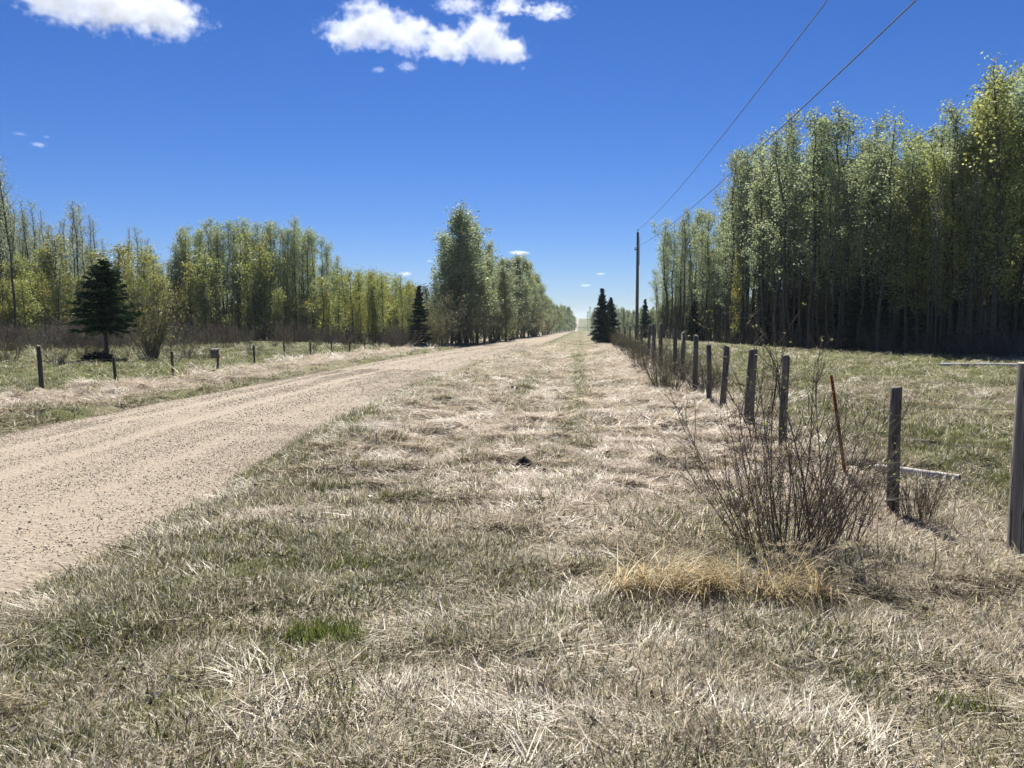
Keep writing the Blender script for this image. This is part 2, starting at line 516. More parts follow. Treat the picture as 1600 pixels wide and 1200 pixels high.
def make_aspen(seed, H=13.0, start=.35, width=1.4, nlimb=34, nleaf=3200, lsize=.13, base=(.13, .165, .08), yellow=.1,
               topbias=1.0, rise=.9, trunk_r=.10, bare_twigs=3, dead_low=6, var=.28, spread=.2, lean=0.0, conic=False):
    """slender broadleaf: trunk with limbs and twigs, and a gappy crown of small leaves"""
    rs = np.random.RandomState(seed)
    tr = MB(); cr = MB()
    k = 9
    zz = np.linspace(0, H, k)
    sway = np.cumsum(rs.normal(size=(k, 2)) * H * .008, axis=0); sway[0] = 0
    sway[:, 0] += lean * zz
    pts = np.column_stack([sway, zz])
    rr = trunk_r * (1 - np.linspace(0, 1, k)) ** .8 + .012; rr[0] *= 1.25
    tr.tube(pts, rr, 7)
    def trunk_at(t): return np.array([np.interp(t * H, zz, pts[:, q]) for q in range(3)])
    anchors = []; weights = []
    for q in range(nlimb):
        tt = start + (1 - start) * ((q + rs.random()) / nlimb) ** .85
        a = q * 2.4 + rs.uniform(-.5, .5)
        uu_ = min(1, max(0.0, (tt - start) / (1 - start))); sh = 1.35 * (uu_ + .14) ** .5 * (1.03 - uu_) ** .55
        if conic: sh = (1.04 - uu_) ** .65 * (.6 + .4 * min(1, uu_ * 4))
        L = width * sh * rs.choice([rs.uniform(.35, .7), rs.uniform(.7, 1.05 if conic else 1.25)])
        d = (math.cos(a), math.sin(a), rise * rs.uniform(.6, 1.3))
        ln = bend_line(rs, trunk_at(tt), d, L * math.hypot(1, rise * .8), 4, .16, .10)
        r0 = trunk_r * .34 * (1 - tt) + .012
        tr.tube(ln, np.linspace(r0, .005, 5), 4, cap=False)
        for w in range(bare_twigs):
            s = rs.randint(1, 5)
            tw = bend_line(rs, ln[s], rnd_units(rs, 1)[0] + np.array([0, 0, .7]), L * rs.uniform(.25, .5), 2, .2, .1)
            tr.tube(tw, np.linspace(.008, .003, 3), 3, cap=False)
            for pnt in tw[1:]: anchors.append(pnt); weights.append(.8 * L * (tt ** topbias))
        for pnt in ln[1:]: anchors.append(pnt); weights.append(1.0 * L * (tt ** topbias))
    for q in range(dead_low):
        tt = rs.uniform(.08, start + .05); a = rs.uniform(0, 6.28)
        ln = bend_line(rs, trunk_at(tt), (math.cos(a), math.sin(a), rs.uniform(-.2, .6)), rs.uniform(.3, .9), 3, .25)
        tr.tube(ln, np.linspace(.014, .004, 4), 3, cap=False)
    anchors = np.array(anchors); weights = np.array(weights); weights *= np.repeat(rs.uniform(0.05, 1.0, len(weights) // 4 + 1) ** 2.2, 4)[:len(weights)]; weights /= weights.sum()
    pick = rs.choice(len(anchors), nleaf, p=weights)
    cen = anchors[pick] + rs.normal(size=(nleaf, 3)) * np.array([spread, spread, spread * 1.15])
    leaf_cloud(cr, rs, cen, lsize, base, var, yellow)
    return tr, cr

def make_spruce(seed, H=5.0, clear=.12, width=1.5, whorls=26, base=(.03, .046, .032), needle=.11, per=7, gap=.0, taper=1.0):
    rs = np.random.RandomState(seed)
    tr = MB(); cr = MB()
    zz = np.linspace(0, H, 7)
    tr.tube(np.column_stack([rs.normal(size=7) * .015, rs.normal(size=7) * .015, zz]), np.linspace(.045 * H ** .6 * .9, .008, 7), 8)
    for wv in range(whorls):
        t_ = clear + (1 - clear) * (wv + rs.uniform(-.3, .3)) / whorls
        t_ = min(max(t_, clear * .9), .985)
        f = (1 - t_) / (1 - clear)
        L0 = width * (f ** taper) * .95 + .10
        if t_ < clear + .08: L0 *= .75
        nb = per if f > .15 else 4
        for b in range(nb):
            if rs.random() < gap: continue
            a = rs.uniform(0, 6.28); L = L0 * rs.uniform(.6, 1.18)
            slope = .45 - .75 * f
            n = 5
            ln = bend_line(rs, (0, 0, t_ * H), (math.cos(a), math.sin(a), slope), L, n, .05, .03 if f > .3 else .06)
            tr.tube(ln, np.linspace(.012, .004, n + 1), 3, cap=False)
            cnt = int(26 * L / .6) + 10
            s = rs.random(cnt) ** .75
            idx = np.minimum((s * n).astype(int), n - 1); fr = (s * n - idx)[:, None]
            p = ln[idx] * (1 - fr) + ln[idx + 1] * fr
            side = np.array([-math.sin(a), math.cos(a), 0])
            off = rs.normal(size=cnt) * .13 * (1.1 - s * .6) * (L + .25)
            p = p + side[None] * off[:, None] + np.array([0, 0, 1])[None] * (rs.normal(size=(cnt, 1)) * .03 - np.abs(off)[:, None] * .2)
            dirv = np.array([math.cos(a), math.sin(a), -.15])[None] + side[None] * np.sign(off)[:, None] * .8 + rs.normal(size=(cnt, 3)) * .35
            dirv /= np.linalg.norm(dirv, axis=1)[:, None]
            wv_ = np.cross(dirv, rnd_units(rs, cnt)); wv_ /= np.linalg.norm(wv_, axis=1)[:, None]
            sz = needle * rs.uniform(.7, 1.5, cnt)[:, None]
            col = np.tile(np.array(base), (cnt, 1)) * rs.uniform(.6, 1.4, (cnt, 1)) * (.75 + .9 * s[:, None])  # needles lighten toward branch tips: sunlight painted into their colour
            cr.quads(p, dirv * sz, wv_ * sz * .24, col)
    return tr, cr

def make_shrub(seed, H=1.2, nst=26, spread=.5, col=(.12, .07, .055), leaves=0, lcol=(.14, .16, .05), lsize=.035, r=.008, sub=5, base_r=.18, up=1.0, depth=2):
    """many-stemmed shrub: stems, side twigs, perhaps a few leaves"""
    rs = np.random.RandomState(seed)
    st = MB(); fo = MB(); tips = []
    for q in range(nst):
        a = rs.uniform(0, 6.28); b = base_r * math.sqrt(rs.random())
        d = (math.cos(a) * spread * rs.uniform(.2, 1.2), math.sin(a) * spread * rs.uniform(.2, 1.2), up)
        L = H * rs.uniform(.55, 1.08)
        ln = bend_line(rs, (b * math.cos(a), b * math.sin(a), -.02), d, L, 5, .07, .03)
        cv = np.array(col) * rs.uniform(.6, 1.5)
        st.tube(ln, np.linspace(r * rs.uniform(.7, 1.3), r * .3, 6), 4, cv, cap=False)
        for w in range(sub):
            s = rs.randint(1, 6)
            dd = (ln[s] - ln[s - 1]) / np.linalg.norm(ln[s] - ln[s - 1]) + rs.normal(size=3) * .5
            tw = bend_line(rs, ln[s], dd, L * rs.uniform(.12, .35), 3, .12, .05)
            st.tube(tw, np.linspace(r * .45, r * .18, 4), 3, cv * 1.1, cap=False)
            tips += list(tw[1:])
            if depth > 2:
                for _ in range(2):
                    t2 = bend_line(rs, tw[rs.randint(1, 4)], dd + rs.normal(size=3) * .6, L * .1, 2, .15)
                    st.tube(t2, np.linspace(r * .25, r * .12, 3), 3, cv * 1.15, cap=False); tips += list(t2[1:])
    if leaves:
        tips = np.array(tips)
        cen = tips[rs.randint(0, len(tips), leaves)] + rs.normal(size=(leaves, 3)) * .04 * H
        leaf_cloud(fo, rs, cen, lsize, lcol, .3, .2)
    return st, fo

def place(kind_name, meshes, loc, scale, rz, label, cat, group=None, names=('trunk', 'crown')):
    """a thing of shared meshes: an Empty at its base and its parts"""
    o = empty(kind_name, loc, rz)
    o.scale = scale if isinstance(scale, tuple) else (scale, scale, scale)
    for nm, me in zip(names, meshes):
        if me is not None: part(nm, me, o)
    return tag(o, label, cat, group)

def meshes_of(pair, mats, names):
    return [(p.mesh(n, mt) if p.v else None) for p, mt, n in zip(pair, mats, names)]

# ------------------------------------------------------------------ the woods
GREY = (.29, .355, .205); YEL = (.345, .37, .095); MID = (.27, .32, .15)
H0 = 13.0
asp = [make_aspen(100 + k, H0, .24 + .05 * (k % 4), 1.35 + .2 * (k % 3), 34, 2300, .105, [GREY, MID, GREY, (.30, .35, .185)][k % 4], .12, topbias=.75, rise=.95, trunk_r=.085, spread=.17, lean=[0, .03, -.02, .065, 0, -.05, .015, 0][k]) for k in range(8)]
asp_y = [make_aspen(200 + k, H0, .20, 1.4, 36, 2600, .115, [(.30, .335, .12), (.285, .325, .13)][k % 2], .25, topbias=.2) for k in range(4)]
bare = [make_aspen(300 + k, H0, .30, 1.05, 52, 1300, .085, (.28, .32, .21), .05, rise=1.3, bare_twigs=5, trunk_r=.085) for k in range(5)]
sap = [make_aspen(400 + k, 6.0, .10, 1.15, 30, 2300, .09, [(.28, .305, .085), (.25, .29, .105), (.29, .30, .08)][k % 3], .3, topbias=.4, trunk_r=.045, rise=.6, dead_low=3, spread=.19) for k in range(6)]
pop = [make_aspen(500 + k, 12.0, .04, 3.3, 90, 11500, .14, [(.27, .325, .20), (.29, .335, .185), (.31, .345, .14)][k % 3], .12, topbias=.3, trunk_r=.15, rise=.8, spread=.22, conic=True) for k in range(4)]
TN = ('trunk', 'crown')
def MS(lst): return [meshes_of(p, (M_ASPEN, M_LEAF), TN) for p in lst]
ASP, ASPY, BARE, SAP, POP = MS(asp), MS(asp_y), MS(bare), MS(sap), MS(pop)

def tree_at(name, ms, h0, px, py_top, Y, label, cat, group=None, wide=1.0, rs=R0):
    ztop, X = top_at(px, py_top, Y)
    zb = float(ground_z(X, Y)) - .05
    h = max(ztop - zb, 1.2); s = h / h0
    w = s * wide * rs.uniform(.78, 1.35)
    return place(name, ms, (X, Y, zb), (w, w, s), rs.uniform(0, 6.28), label, cat, group)

def lerp(tab, x):
    return float(np.interp(x, [a for a, b in tab], [b for a, b in tab]))

R_SKY = [(1022, 452), (1030, 400), (1040, 362), (1060, 338), (1100, 327), (1128, 322), (1140, 262), (1150, 245), (1165, 222), (1200, 216), (1230, 196), (1275, 180), (1312, 184), (1345, 198), (1362, 225),
         (1385, 192), (1420, 203), (1450, 208), (1490, 182), (1530, 138), (1560, 118), (1600, 104), (1700, 90), (1900, 80)]
R_EDGE = [(1022, 112), (1060, 98), (1130, 74), (1200, 58), (1300, 48), (1400, 42), (1500, 38.5), (1600, 37), (1900, 36)]
L_SKY = [(-250, 240), (-20, 250), (0, 252), (18, 290), (40, 322), (60, 305), (90, 345), (120, 312), (150, 345), (170, 400), (195, 347), (222, 362), (240, 392), (262, 398), (272, 352), (300, 346), (350, 342), (400, 346),
         (430, 341), (462, 336), (490, 360), (515, 378), (530, 408), (560, 422), (590, 426), (612, 417), (628, 432), (650, 444), (672, 450)]
L_EDGE = [(-250, 58), (0, 62), (200, 70), (400, 86), (520, 82), (600, 72), (672, 66)]

rs = np.random.RandomState(42)
# dark wood beyond the pasture
LAB_R = 'slender aspen with dark trunk and pale new leaves in the wood beyond the wire-fenced pasture'
LAB_RY = 'aspen with yellow-green new leaves in the wood behind the pasture by the grey gate post'
n_asp = 0
px = 1026.0
while px < 1730:
    for row in range(2):
        p = px + rs.uniform(-5, 5)
        Y = lerp(R_EDGE, p) + (rs.uniform(0, 3) if row == 0 else rs.uniform(3, 9))
        top = lerp(R_SKY, p) - 6 + (rs.uniform(0, 22) if rs.random() < .3 else rs.uniform(15, 95))
        yel = p > 1400 and rs.random() < .55
        lib = ASPY if yel else ASP
        tree_at('aspen_tree', lib[rs.randint(len(lib))], H0, p, top, Y, LAB_RY if yel else LAB_R, 'tree',
                'yellow-green aspens of the pasture wood' if yel else 'pale aspens of the pasture wood', 1.0, rs)
        n_asp += 1
    px += rs.uniform(6, 11) * (1.0 if px > 1130 else .8)
for p_, tp_, lib_, w_, lab_ in ((1150, 244, ASP[1], 1.1, 'tall aspen where the pasture wood steps up from the lower trees beside the fence'),
                            (1277, 176, ASP[0], 1.0, 'tallest pale spire midway along the pasture wood'),
                            (1388, 188, ASP[4], .9, 'pale aspen spire just beyond the notch in the top of the pasture wood'),
                            (1046, 348, ASP[2], 1.35, 'rounded pale aspen at the end of the pasture wood, beside the power pole'),
                            (1352, 250, ASP[3], .8, 'thin leaning aspen in front of the darkest spruces of the pasture wood'),
                            (1575, 104, ASPY[0], 1.0, 'tallest yellow-green aspen, above the grey gate post')):
    tree_at('aspen_tree', lib_, H0, p_, tp_, lerp(R_EDGE, p_) - .6, lab_, 'tree', None, w_, rs)
# lit front saplings and thin poles at the wood's edge
for k in range(12):
    p = rs.uniform(1135, 1590); Y = lerp(R_EDGE, p) - rs.uniform(.2, 1.2)
    tree_at('aspen_pole', BARE[rs.randint(5)], H0, p, lerp(R_SKY, p) + rs.uniform(40, 130), Y,
            'thin nearly bare aspen pole at the edge of the pasture wood', 'tree', 'bare poles at the pasture wood edge', .7, rs)
tree_at('young_poplar', SAP[2], 6.0, 1150, 400, 66, 'small yellow-green sapling glowing in front of the dark pasture wood', 'tree', None, .45, rs)

# wood beyond the road
LAB_LB = 'tall nearly bare aspen rising above yellow saplings in the wood across the road'
LAB_LG = 'grey-green leafing aspen in the thick stand across the road'
px = -190.0
while px < 262:
    p = px; Y = lerp(L_EDGE, p) + rs.uniform(2, 12)
    tree_at('bare_aspen', BARE[rs.randint(5)], H0, p, lerp(L_SKY, p) + abs(rs.normal()) * 22, Y, LAB_LB, 'tree', 'bare-topped aspens across the road', .95, rs)
    px += rs.uniform(4, 9)
tree_at('bare_aspen', BARE[0], H0, 4, 246, 52, 'biggest bare-limbed tree, at the outer end of the wood across the road', 'tree', None, 1.15, rs)
px = 264.0
while px < 528:
    for row in range(2):
        p = px + rs.uniform(-4, 4); Y = lerp(L_EDGE, p) + rs.uniform(0, 9)
        tree_at('aspen_tree', (ASP if rs.random() < .75 else ASPY)[rs.randint(4)], H0, p, lerp(L_SKY, p) + abs(rs.normal()) * 18 + row * 12, Y, LAB_LG, 'tree', 'leafing aspens across the road', .95, rs)
    px += rs.uniform(5, 9)
LAB_S = 'bushy yellow-green sapling at the foot of the wood across the road'
LAB_S2 = 'bright yellow-green young poplar between the far fence posts and the dark small spruce'
for k in range(46):
    p = rs.uniform(-150, 285); Y = lerp(L_EDGE, p) - rs.uniform(-5, 5)
    tree_at('young_poplar', SAP[rs.randint(6)], 6.0, p, 418 + rs.normal() * 20, Y, LAB_S, 'tree', 'saplings under the bare aspens', 1.15, rs)
for k in range(22):
    p = rs.uniform(285, 520); Y = lerp(L_EDGE, p) - rs.uniform(-2, 6)
    tree_at('young_poplar', SAP[rs.randint(6)], 6.0, p, (412 if p < 420 else 452) + rs.normal() * 16, Y,
            'olive-green sapling at the foot of the leafy aspen stand across the road', 'tree', 'saplings under the leafy aspens', 1.2, rs)
for k in range(44):
    p = rs.uniform(520, 672); Y = lerp(L_EDGE, p) - rs.uniform(-10, 9)
    tree_at('young_poplar', SAP[rs.randint(6)], 6.0, p, lerp(L_SKY, p) + abs(rs.normal()) * 22, Y, LAB_S2, 'tree', 'young poplars beside the dark small spruce', .9, rs)

# roadside poplars
tree_at('poplar_tree', POP[0], 12.0, 718, 328, 66, 'tallest dense poplar beside the road, with a broad pointed crown', 'tree', None, 1.15, rs)
tree_at('poplar_tree', POP[1], 12.0, 698, 372, 68, 'shorter dense poplar leaning on the tallest roadside poplar, on its spruce side', 'tree', None, .9, rs)
tree_at('poplar_tree', POP[2], 12.0, 745, 352, 71, 'second tallest roadside poplar just beyond the tallest one', 'tree', None, .95, rs)
tree_at('poplar_tree', POP[3], 12.0, 768, 384, 82, 'narrow poplar third along the roadside row from the tallest', 'tree', None, .75, rs)
for p, tp, Y in ((780, 408, 88), (790, 420, 80), (802, 404, 112), (814, 402, 118), (826, 412, 124), (838, 428, 132), (848, 446, 142), (756, 420, 72), (772, 440, 76), (820, 440, 110), (735, 430, 68), (690, 440, 64)):
    tree_at('poplar_tree', POP[rs.randint(4)], 12.0, p, tp, Y, 'roadside poplar in the lower trees behind the tallest poplar', 'tree', 'lower roadside poplars', .95, rs)
for p, tp, Y, q in ((728, 345, 69, 0), (756, 378, 76, 1), (765, 408, 80, 0), (778, 412, 90, 1), (786, 410, 100, 0), (796, 420, 104, 1), (808, 404, 108, 0), (818, 412, 118, 1), (832, 440, 126, 0), (843, 452, 136, 1), (705, 420, 66, 0), (682, 430, 65, 1)):
    if q: tree_at('poplar_tree', ASP[rs.randint(8)], H0, p, tp, Y, 'thin pale aspen mixed among the lower roadside poplars', 'tree', 'thin aspens of the roadside row', 1.3, rs)
    else: tree_at('poplar_tree', POP[rs.randint(4)], 12.0, p, tp, Y, 'roadside poplar in the lower trees behind the tallest poplar', 'tree', 'lower roadside poplars', 1.25, rs)
for p in np.arange(852, 900, 2.4):
    Y = float(np.interp(p, [850, 875, 900], [160, 230, 380])); tp = float(np.interp(p, [850, 865, 885, 900], [462, 474, 477, 490])) + rs.uniform(0, 7)
    tree_at('far_poplar', POP[rs.randint(4)], 12.0, p, tp, Y, 'small far poplar in the roadside row near the vanishing point', 'tree', 'far poplars of the roadside row', 1.0, rs)
for p in np.arange(920, 1035, 3.4):
    Y = float(np.interp(p, [920, 1035], [330, 170])) + rs.uniform(-20, 20); tp = 482 + rs.uniform(-4, 7)
    tree_at('far_aspen', (POP if rs.random() < .6 else ASP)[rs.randint(4)], 12.5, p, tp, Y, 'low far tree in the hazy treeline behind the power pole', 'tree', 'far treeline behind the power pole', 1.1, rs)

# deep inside the woods: one mass each
def wood_mass(name, edge, sky, p0, p1, dmin, dmax, n, protos, label, h0=H0, drop=30):
    rs = np.random.RandomState(hash(name) % 1000 if False else len(name) * 7)
    pts, sc, ro = [], [], []
    kk = []
    for k in range(n):
        p = rs.uniform(p0, p1); Y = lerp(edge, p) + rs.uniform(dmin, dmax)
        zt, X = top_at(p, lerp(sky, p) + drop + abs(rs.normal()) * 40, Y)
        zb = float(ground_z(X, Y)); s = max(zt - zb, 3) / h0
        low = rs.random() < .5
        if low: s = rs.uniform(3.0, 6.0) / 6.0
        kk.append(len(protos) - 1 - rs.randint(3) if low else rs.randint(len(protos) - 3))
        pts.append((X, Y, zb)); sc.append((s * rs.uniform(.9, 1.3), s * rs.uniform(.9, 1.3), s)); ro.append((0, 0, rs.uniform(0, 6.28)))
    pr = []
    for a, b in protos:
        mb = MB()
        for q, src in ((0, a), (1, b)):
            off = 0
            for v, f, c_ in zip(src.v, src.f, src.c):
                mb.add(v, f - off, c_, q); off += len(v)
        pr.append(mb)
    scatter(name, pr, [M_ASPEN, M_LEAF], pts, np.array(ro), np.array(sc), np.array(kk), label)
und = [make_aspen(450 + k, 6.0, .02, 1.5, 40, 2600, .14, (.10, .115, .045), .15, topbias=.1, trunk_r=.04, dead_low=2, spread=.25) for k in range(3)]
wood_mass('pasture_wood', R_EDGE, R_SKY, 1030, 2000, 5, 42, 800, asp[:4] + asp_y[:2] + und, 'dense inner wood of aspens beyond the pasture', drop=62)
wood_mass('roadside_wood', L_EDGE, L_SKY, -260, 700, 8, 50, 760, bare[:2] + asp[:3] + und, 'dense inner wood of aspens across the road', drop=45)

# ------------------------------------------------------------------ spruces
SPN = ('trunk', 'crown')
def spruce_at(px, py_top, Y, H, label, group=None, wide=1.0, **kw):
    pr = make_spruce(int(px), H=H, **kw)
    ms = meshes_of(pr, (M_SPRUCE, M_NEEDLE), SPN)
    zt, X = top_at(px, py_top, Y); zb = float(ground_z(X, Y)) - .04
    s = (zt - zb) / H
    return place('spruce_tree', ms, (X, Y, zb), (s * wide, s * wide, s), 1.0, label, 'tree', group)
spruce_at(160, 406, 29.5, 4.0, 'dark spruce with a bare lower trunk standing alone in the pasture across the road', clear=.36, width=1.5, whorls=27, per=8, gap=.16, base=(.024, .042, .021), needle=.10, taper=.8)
pb = make_spruce(77, H=.5, clear=.05, width=1.0, whorls=5, per=9, base=(.018, .026, .016), needle=.10)  # bough pile coloured dark to stand in for shade below the spruce
Xb, Yb = at_dist(152, 28.6), 28.6
place('shade_boughs', meshes_of(pb, (M_SPRUCE, M_NEEDLE), ('branches', 'needles')), (Xb, Yb, float(ground_z(Xb, Yb)) - .05), (1.1, .8, .8), .4, 'low pile of dark boughs doubling as shade round the foot of the lone spruce', 'branch pile', None, ('branches', 'needles'))
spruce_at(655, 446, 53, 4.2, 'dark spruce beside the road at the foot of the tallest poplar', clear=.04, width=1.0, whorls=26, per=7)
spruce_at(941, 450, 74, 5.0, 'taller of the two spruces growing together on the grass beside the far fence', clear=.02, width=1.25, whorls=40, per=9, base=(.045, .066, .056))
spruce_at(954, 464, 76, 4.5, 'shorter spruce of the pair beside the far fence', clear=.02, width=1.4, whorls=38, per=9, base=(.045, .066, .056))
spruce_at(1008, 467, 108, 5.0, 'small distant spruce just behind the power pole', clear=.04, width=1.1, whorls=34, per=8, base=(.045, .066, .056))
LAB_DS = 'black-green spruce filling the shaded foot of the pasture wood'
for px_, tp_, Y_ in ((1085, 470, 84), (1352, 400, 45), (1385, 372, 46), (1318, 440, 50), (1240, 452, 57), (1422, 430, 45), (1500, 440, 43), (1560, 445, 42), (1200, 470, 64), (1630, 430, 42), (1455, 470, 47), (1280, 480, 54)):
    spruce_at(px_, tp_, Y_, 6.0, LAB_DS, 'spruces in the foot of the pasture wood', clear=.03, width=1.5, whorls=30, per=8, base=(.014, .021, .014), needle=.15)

# ------------------------------------------------------------------ shrubs
FN = ('branches', 'foliage')
brown = [meshes_of(make_shrub(600 + k, 1.3, 34, .75, [(.13, .092, .07), (.135, .112, .085), (.115, .10, .08)][k % 3], 0, r=.011, base_r=.4, sub=7), (M_TWIG, M_LEAF), FN) for k in range(5)]
grey = [meshes_of(make_shrub(620 + k, 1.6, 22, .6, (.15, .13, .105), 160, (.17, .18, .075), .06, r=.012, base_r=.2, sub=7), (M_TWIG, M_LEAF), FN) for k in range(3)]
wil = [meshes_of(make_shrub(640 + k, 4.0, 30, .62, (.15, .125, .095), 2600, [(.215, .215, .085), (.17, .185, .10)][k % 2], .085, r=.03, base_r=.3, sub=9, depth=3), (M_TWIG, M_LEAF), FN) for k in range(3)]
def shrub_at(name, ms, h0, px, py_top, Y, label, group=None, wide=1.0, cat='shrub'):
    zt, X = top_at(px, py_top, Y); zb = float(ground_z(X, Y)) - .03
    s = max((zt - zb) / h0, .2); w = s * wide
    return place(name, ms, (X, Y, zb), (w, w, s), rs.uniform(0, 6.28), label, cat, group, FN)
# leaning willow and bushes
shrub_at('willow_shrub', wil[0], 4.0, 233, 442, 31, 'pale leafing willow with a thick leaning stem next to the lone spruce across the road', None, .8)
Xw, Yw = at_dist(233, 31.1), 31.1
mb = MB()
for dx, tx in ((0, .25), (.12, .55), (-.08, .1)):
    mb.tube(bend_line(rs, (dx, 0, -.05), (tx, .1, 1), 1.7, 5, .06), np.linspace(.09, .035, 6), 7, (.5, .46, .4))
wl_ = [o for o in bpy.data.objects if o.name == 'willow_shrub'][0]
zs = wl_.scale[2]
stem = mb.build('stem', M_ASPEN, wl_)
shrub_at('willow_shrub', wil[1], 4.0, 690, 470, 56, 'grey-green willow bush between the roadside spruce and the tallest poplar', None, .9)
shrub_at('willow_shrub', wil[2], 4.0, 672, 488, 54, 'low grey willow bush hiding the foot of the roadside spruce', None, 1.0)
shrub_at('willow_shrub', wil[0], 4.0, 800, 484, 84, 'rounded tan willow bush at the road edge below the roadside poplars', None, 1.0)
shrub_at('willow_shrub', wil[1], 4.0, 772, 478, 78, 'rounded grey willow bush at the road edge nearer the tallest poplar', None, 1.0)
shrub_at('willow_shrub', wil[2], 4.0, 832, 484, 118, 'small willow bush at the road edge farthest along the poplar row', None, 1.2)
shrub_at('willow_shrub', wil[0], 4.0, 676, 462, 60, 'tall pale willow bush filling the gap behind the roadside spruce', None, 1.0)
shrub_at('willow_shrub', wil[2], 4.0, 716, 482, 62, 'grey willow bush at the very foot of the tallest poplar', None, 1.1)
shrub_at('willow_shrub', wil[0], 4.0, 852, 490, 150, 'far tan willow bush where the poplar row drops in height', None, 1.2)
shrub_at('willow_shrub', wil[1], 4.0, 742, 490, 66, 'willow bush at the road edge under the second tallest poplar', None, 1.0)
LAB_B = 'bare red-brown shrub in the brush strip below the wood across the road'
for k in range(120):
    p = rs.uniform(-120, 660); Y = lerp(L_EDGE, p) - rs.uniform(2, 20)
    shrub_at('brown_shrub', brown[rs.randint(5)], 1.3, p, 505 + rs.normal() * 6 + (5 if p > 300 else 0), Y, LAB_B, 'brush strip across the road', 1.3)
LAB_B2 = 'low bare brush scattered on the grass behind the roadside fence posts across the road'
for k in range(70):
    p = rs.uniform(-60, 640); Y = rs.uniform(27, 52) + max(p - 250, 0) * .04
    shrub_at('pasture_shrub', (brown + grey)[rs.randint(8)], 1.3, p, 531 + rs.normal() * 7 - (Y - 40) * .5, Y, LAB_B2, 'pasture brush across the road', .9)
LAB_B3 = 'bare grey brush growing along the far stretch of the pasture fence'
for k in range(74):
    Y = 18 + 48 * rs.random() ** 1.1; X = 2.5 + rs.uniform(-.5, .8) + max(0, (Y - 30) * .02)
    h = rs.uniform(.35, .85) * (.7 + .012 * Y)
    place('fence_brush', (grey if rs.random() < .5 else brown)[rs.randint(3)], (X, Y, float(ground_z(X, Y)) - .03), (h * .8, h * .8, h * .85), rs.uniform(0, 6), LAB_B3, 'shrub', 'brush along the pasture fence', FN)
LAB_B4 = 'bare brown brush at the shaded edge of the pasture wood'
for k in range(60):
    p = rs.uniform(1060, 1700); Y = lerp(R_EDGE, p) - rs.uniform(-1.5, 1.5); X = at_dist(p, Y)
    h = rs.uniform(.5, 1.3)
    place('wood_edge_brush', brown[rs.randint(5)], (X, Y, float(ground_z(X, Y)) - .03), (h, h, h * .9), rs.uniform(0, 6), LAB_B4, 'shrub', 'brush at the pasture wood edge', FN)

# ------------------------------------------------------------------ fences
def post_mesh(name, seed, h, r, mat, sides=10, lean=(0, 0), endmat=None, below=.15, tone=1.0):
    rs_ = np.random.RandomState(seed)
    mb = MB()
    zz = np.array([-below, .0, h * .3, h * .65, h - r * .25, h])
    rr = np.array([r * 1.06, r * 1.05, r, r * .97, r * .95, r * .80]) * rs_.uniform(.94, 1.06, 6)
    lean = (lean[0] + rs_.normal() * .022, lean[1] + rs_.normal() * .03)
    pts = np.column_stack([lean[0] * zz + rs_.normal(size=6) * r * .06, lean[1] * zz + rs_.normal(size=6) * r * .06, zz])
    mb.tube(pts, rr, sides, (tone, tone, tone), 0, cap=False)
    mb.v[0][-sides:, 2] += np.cos(np.arange(sides) * 2 * math.pi / sides + seed) * r * .22
    ring = mb.v[0][-sides:]
    mb.add(np.vstack([ring, pts[-1:] + [[0, 0, .004]]]), [[q, (q + 1) % sides, sides] for q in range(sides)], (1, 1, 1), 1 if endmat else 0)
    return mb.mesh(name, [mat] + ([endmat] if endmat else []))

def wire_between(pts, r, sag, name, parent, mat, barbs=True):
    mb = MB()
    for a, b in zip(pts[:-1], pts[1:]):
        a, b = np.array(a), np.array(b); tt = np.linspace(0, 1, 5)[:, None]
        ln = a * (1 - tt) + b * tt; ln[:, 2] -= sag * 4 * (tt * (1 - tt))[:, 0]
        mb.tube(ln, r, 3, cap=False)
    return mb.build(name, mat, parent)

# pasture fence beside the verge (px of the post foot, py of its top, forward distance)
pf = empty('pasture_fence', (2.8, 6.8, float(ground_z(2.8, 6.8))))
tag(pf, 'old wire fence of weathered wooden posts between mown verge and pasture', 'fence')
posts = [(1402, 605, 6.75, .05, (-.055, 0)), (1226, 558, 10.2, .052, (.0, .01)), (1172, 546, 12.4, .075, (.01, 0)), (1131, 541, 14.6, .06, (.05, 0)),
         (1110, 538, 16.4, .055, (.0, 0)), (1087, 524, 18.6, .062, (.0, 0)), (1068, 519, 21.0, .06, (.0, .02)), (1056, 514, 22.6, .064, (.02, 0)),
         (1033, 505, 26.6, .07, (0, 0)), (1023, 506, 29.0, .066, (0, 0)), (1013, 508, 33, .07, (.02, 0)), (1003, 508, 37, .07, (0, 0)), (994, 509, 42, .062, (-.02, 0)), (985, 510, 47, .062, (0, 0)), (976, 511, 54, .062, (0, 0)), (968, 512, 62, .062, (0, 0)), (962, 513, 71, .062, (0, 0))]
tops = []
for k, (p, tp, Y, r, lean) in enumerate(posts):
    zt, X = top_at(p, tp, Y)
    zb = float(ground_z(X, Y)); h = zt - zb
    o = bpy.data.objects.new('post', post_mesh('post', 40 + k, h, r, M_POST, lean=lean, endmat=M_POST, tone=.85))
    COL.objects.link(o); o.parent = pf
    o.location = Vector((X, Y, zb)) - Vector(pf.location)
    if k == 0: o['label'] = 'dark post leaning slightly over'
    tops.append((X, Y, zb, h))
fl = Vector(pf.location)
gp = on_ground(1600, 866)
for fr in (.32, .58, .86):
    line = [(3.32 - fl.x, 5.65 - fl.y, .2 + fr * 1.0)] + [(X - fl.x + .06, Y - fl.y, zb - fl.z + h * fr) for X, Y, zb, h in tops]
    wire_between(line, .0022, .015, 'wire', pf, M_WIRE)
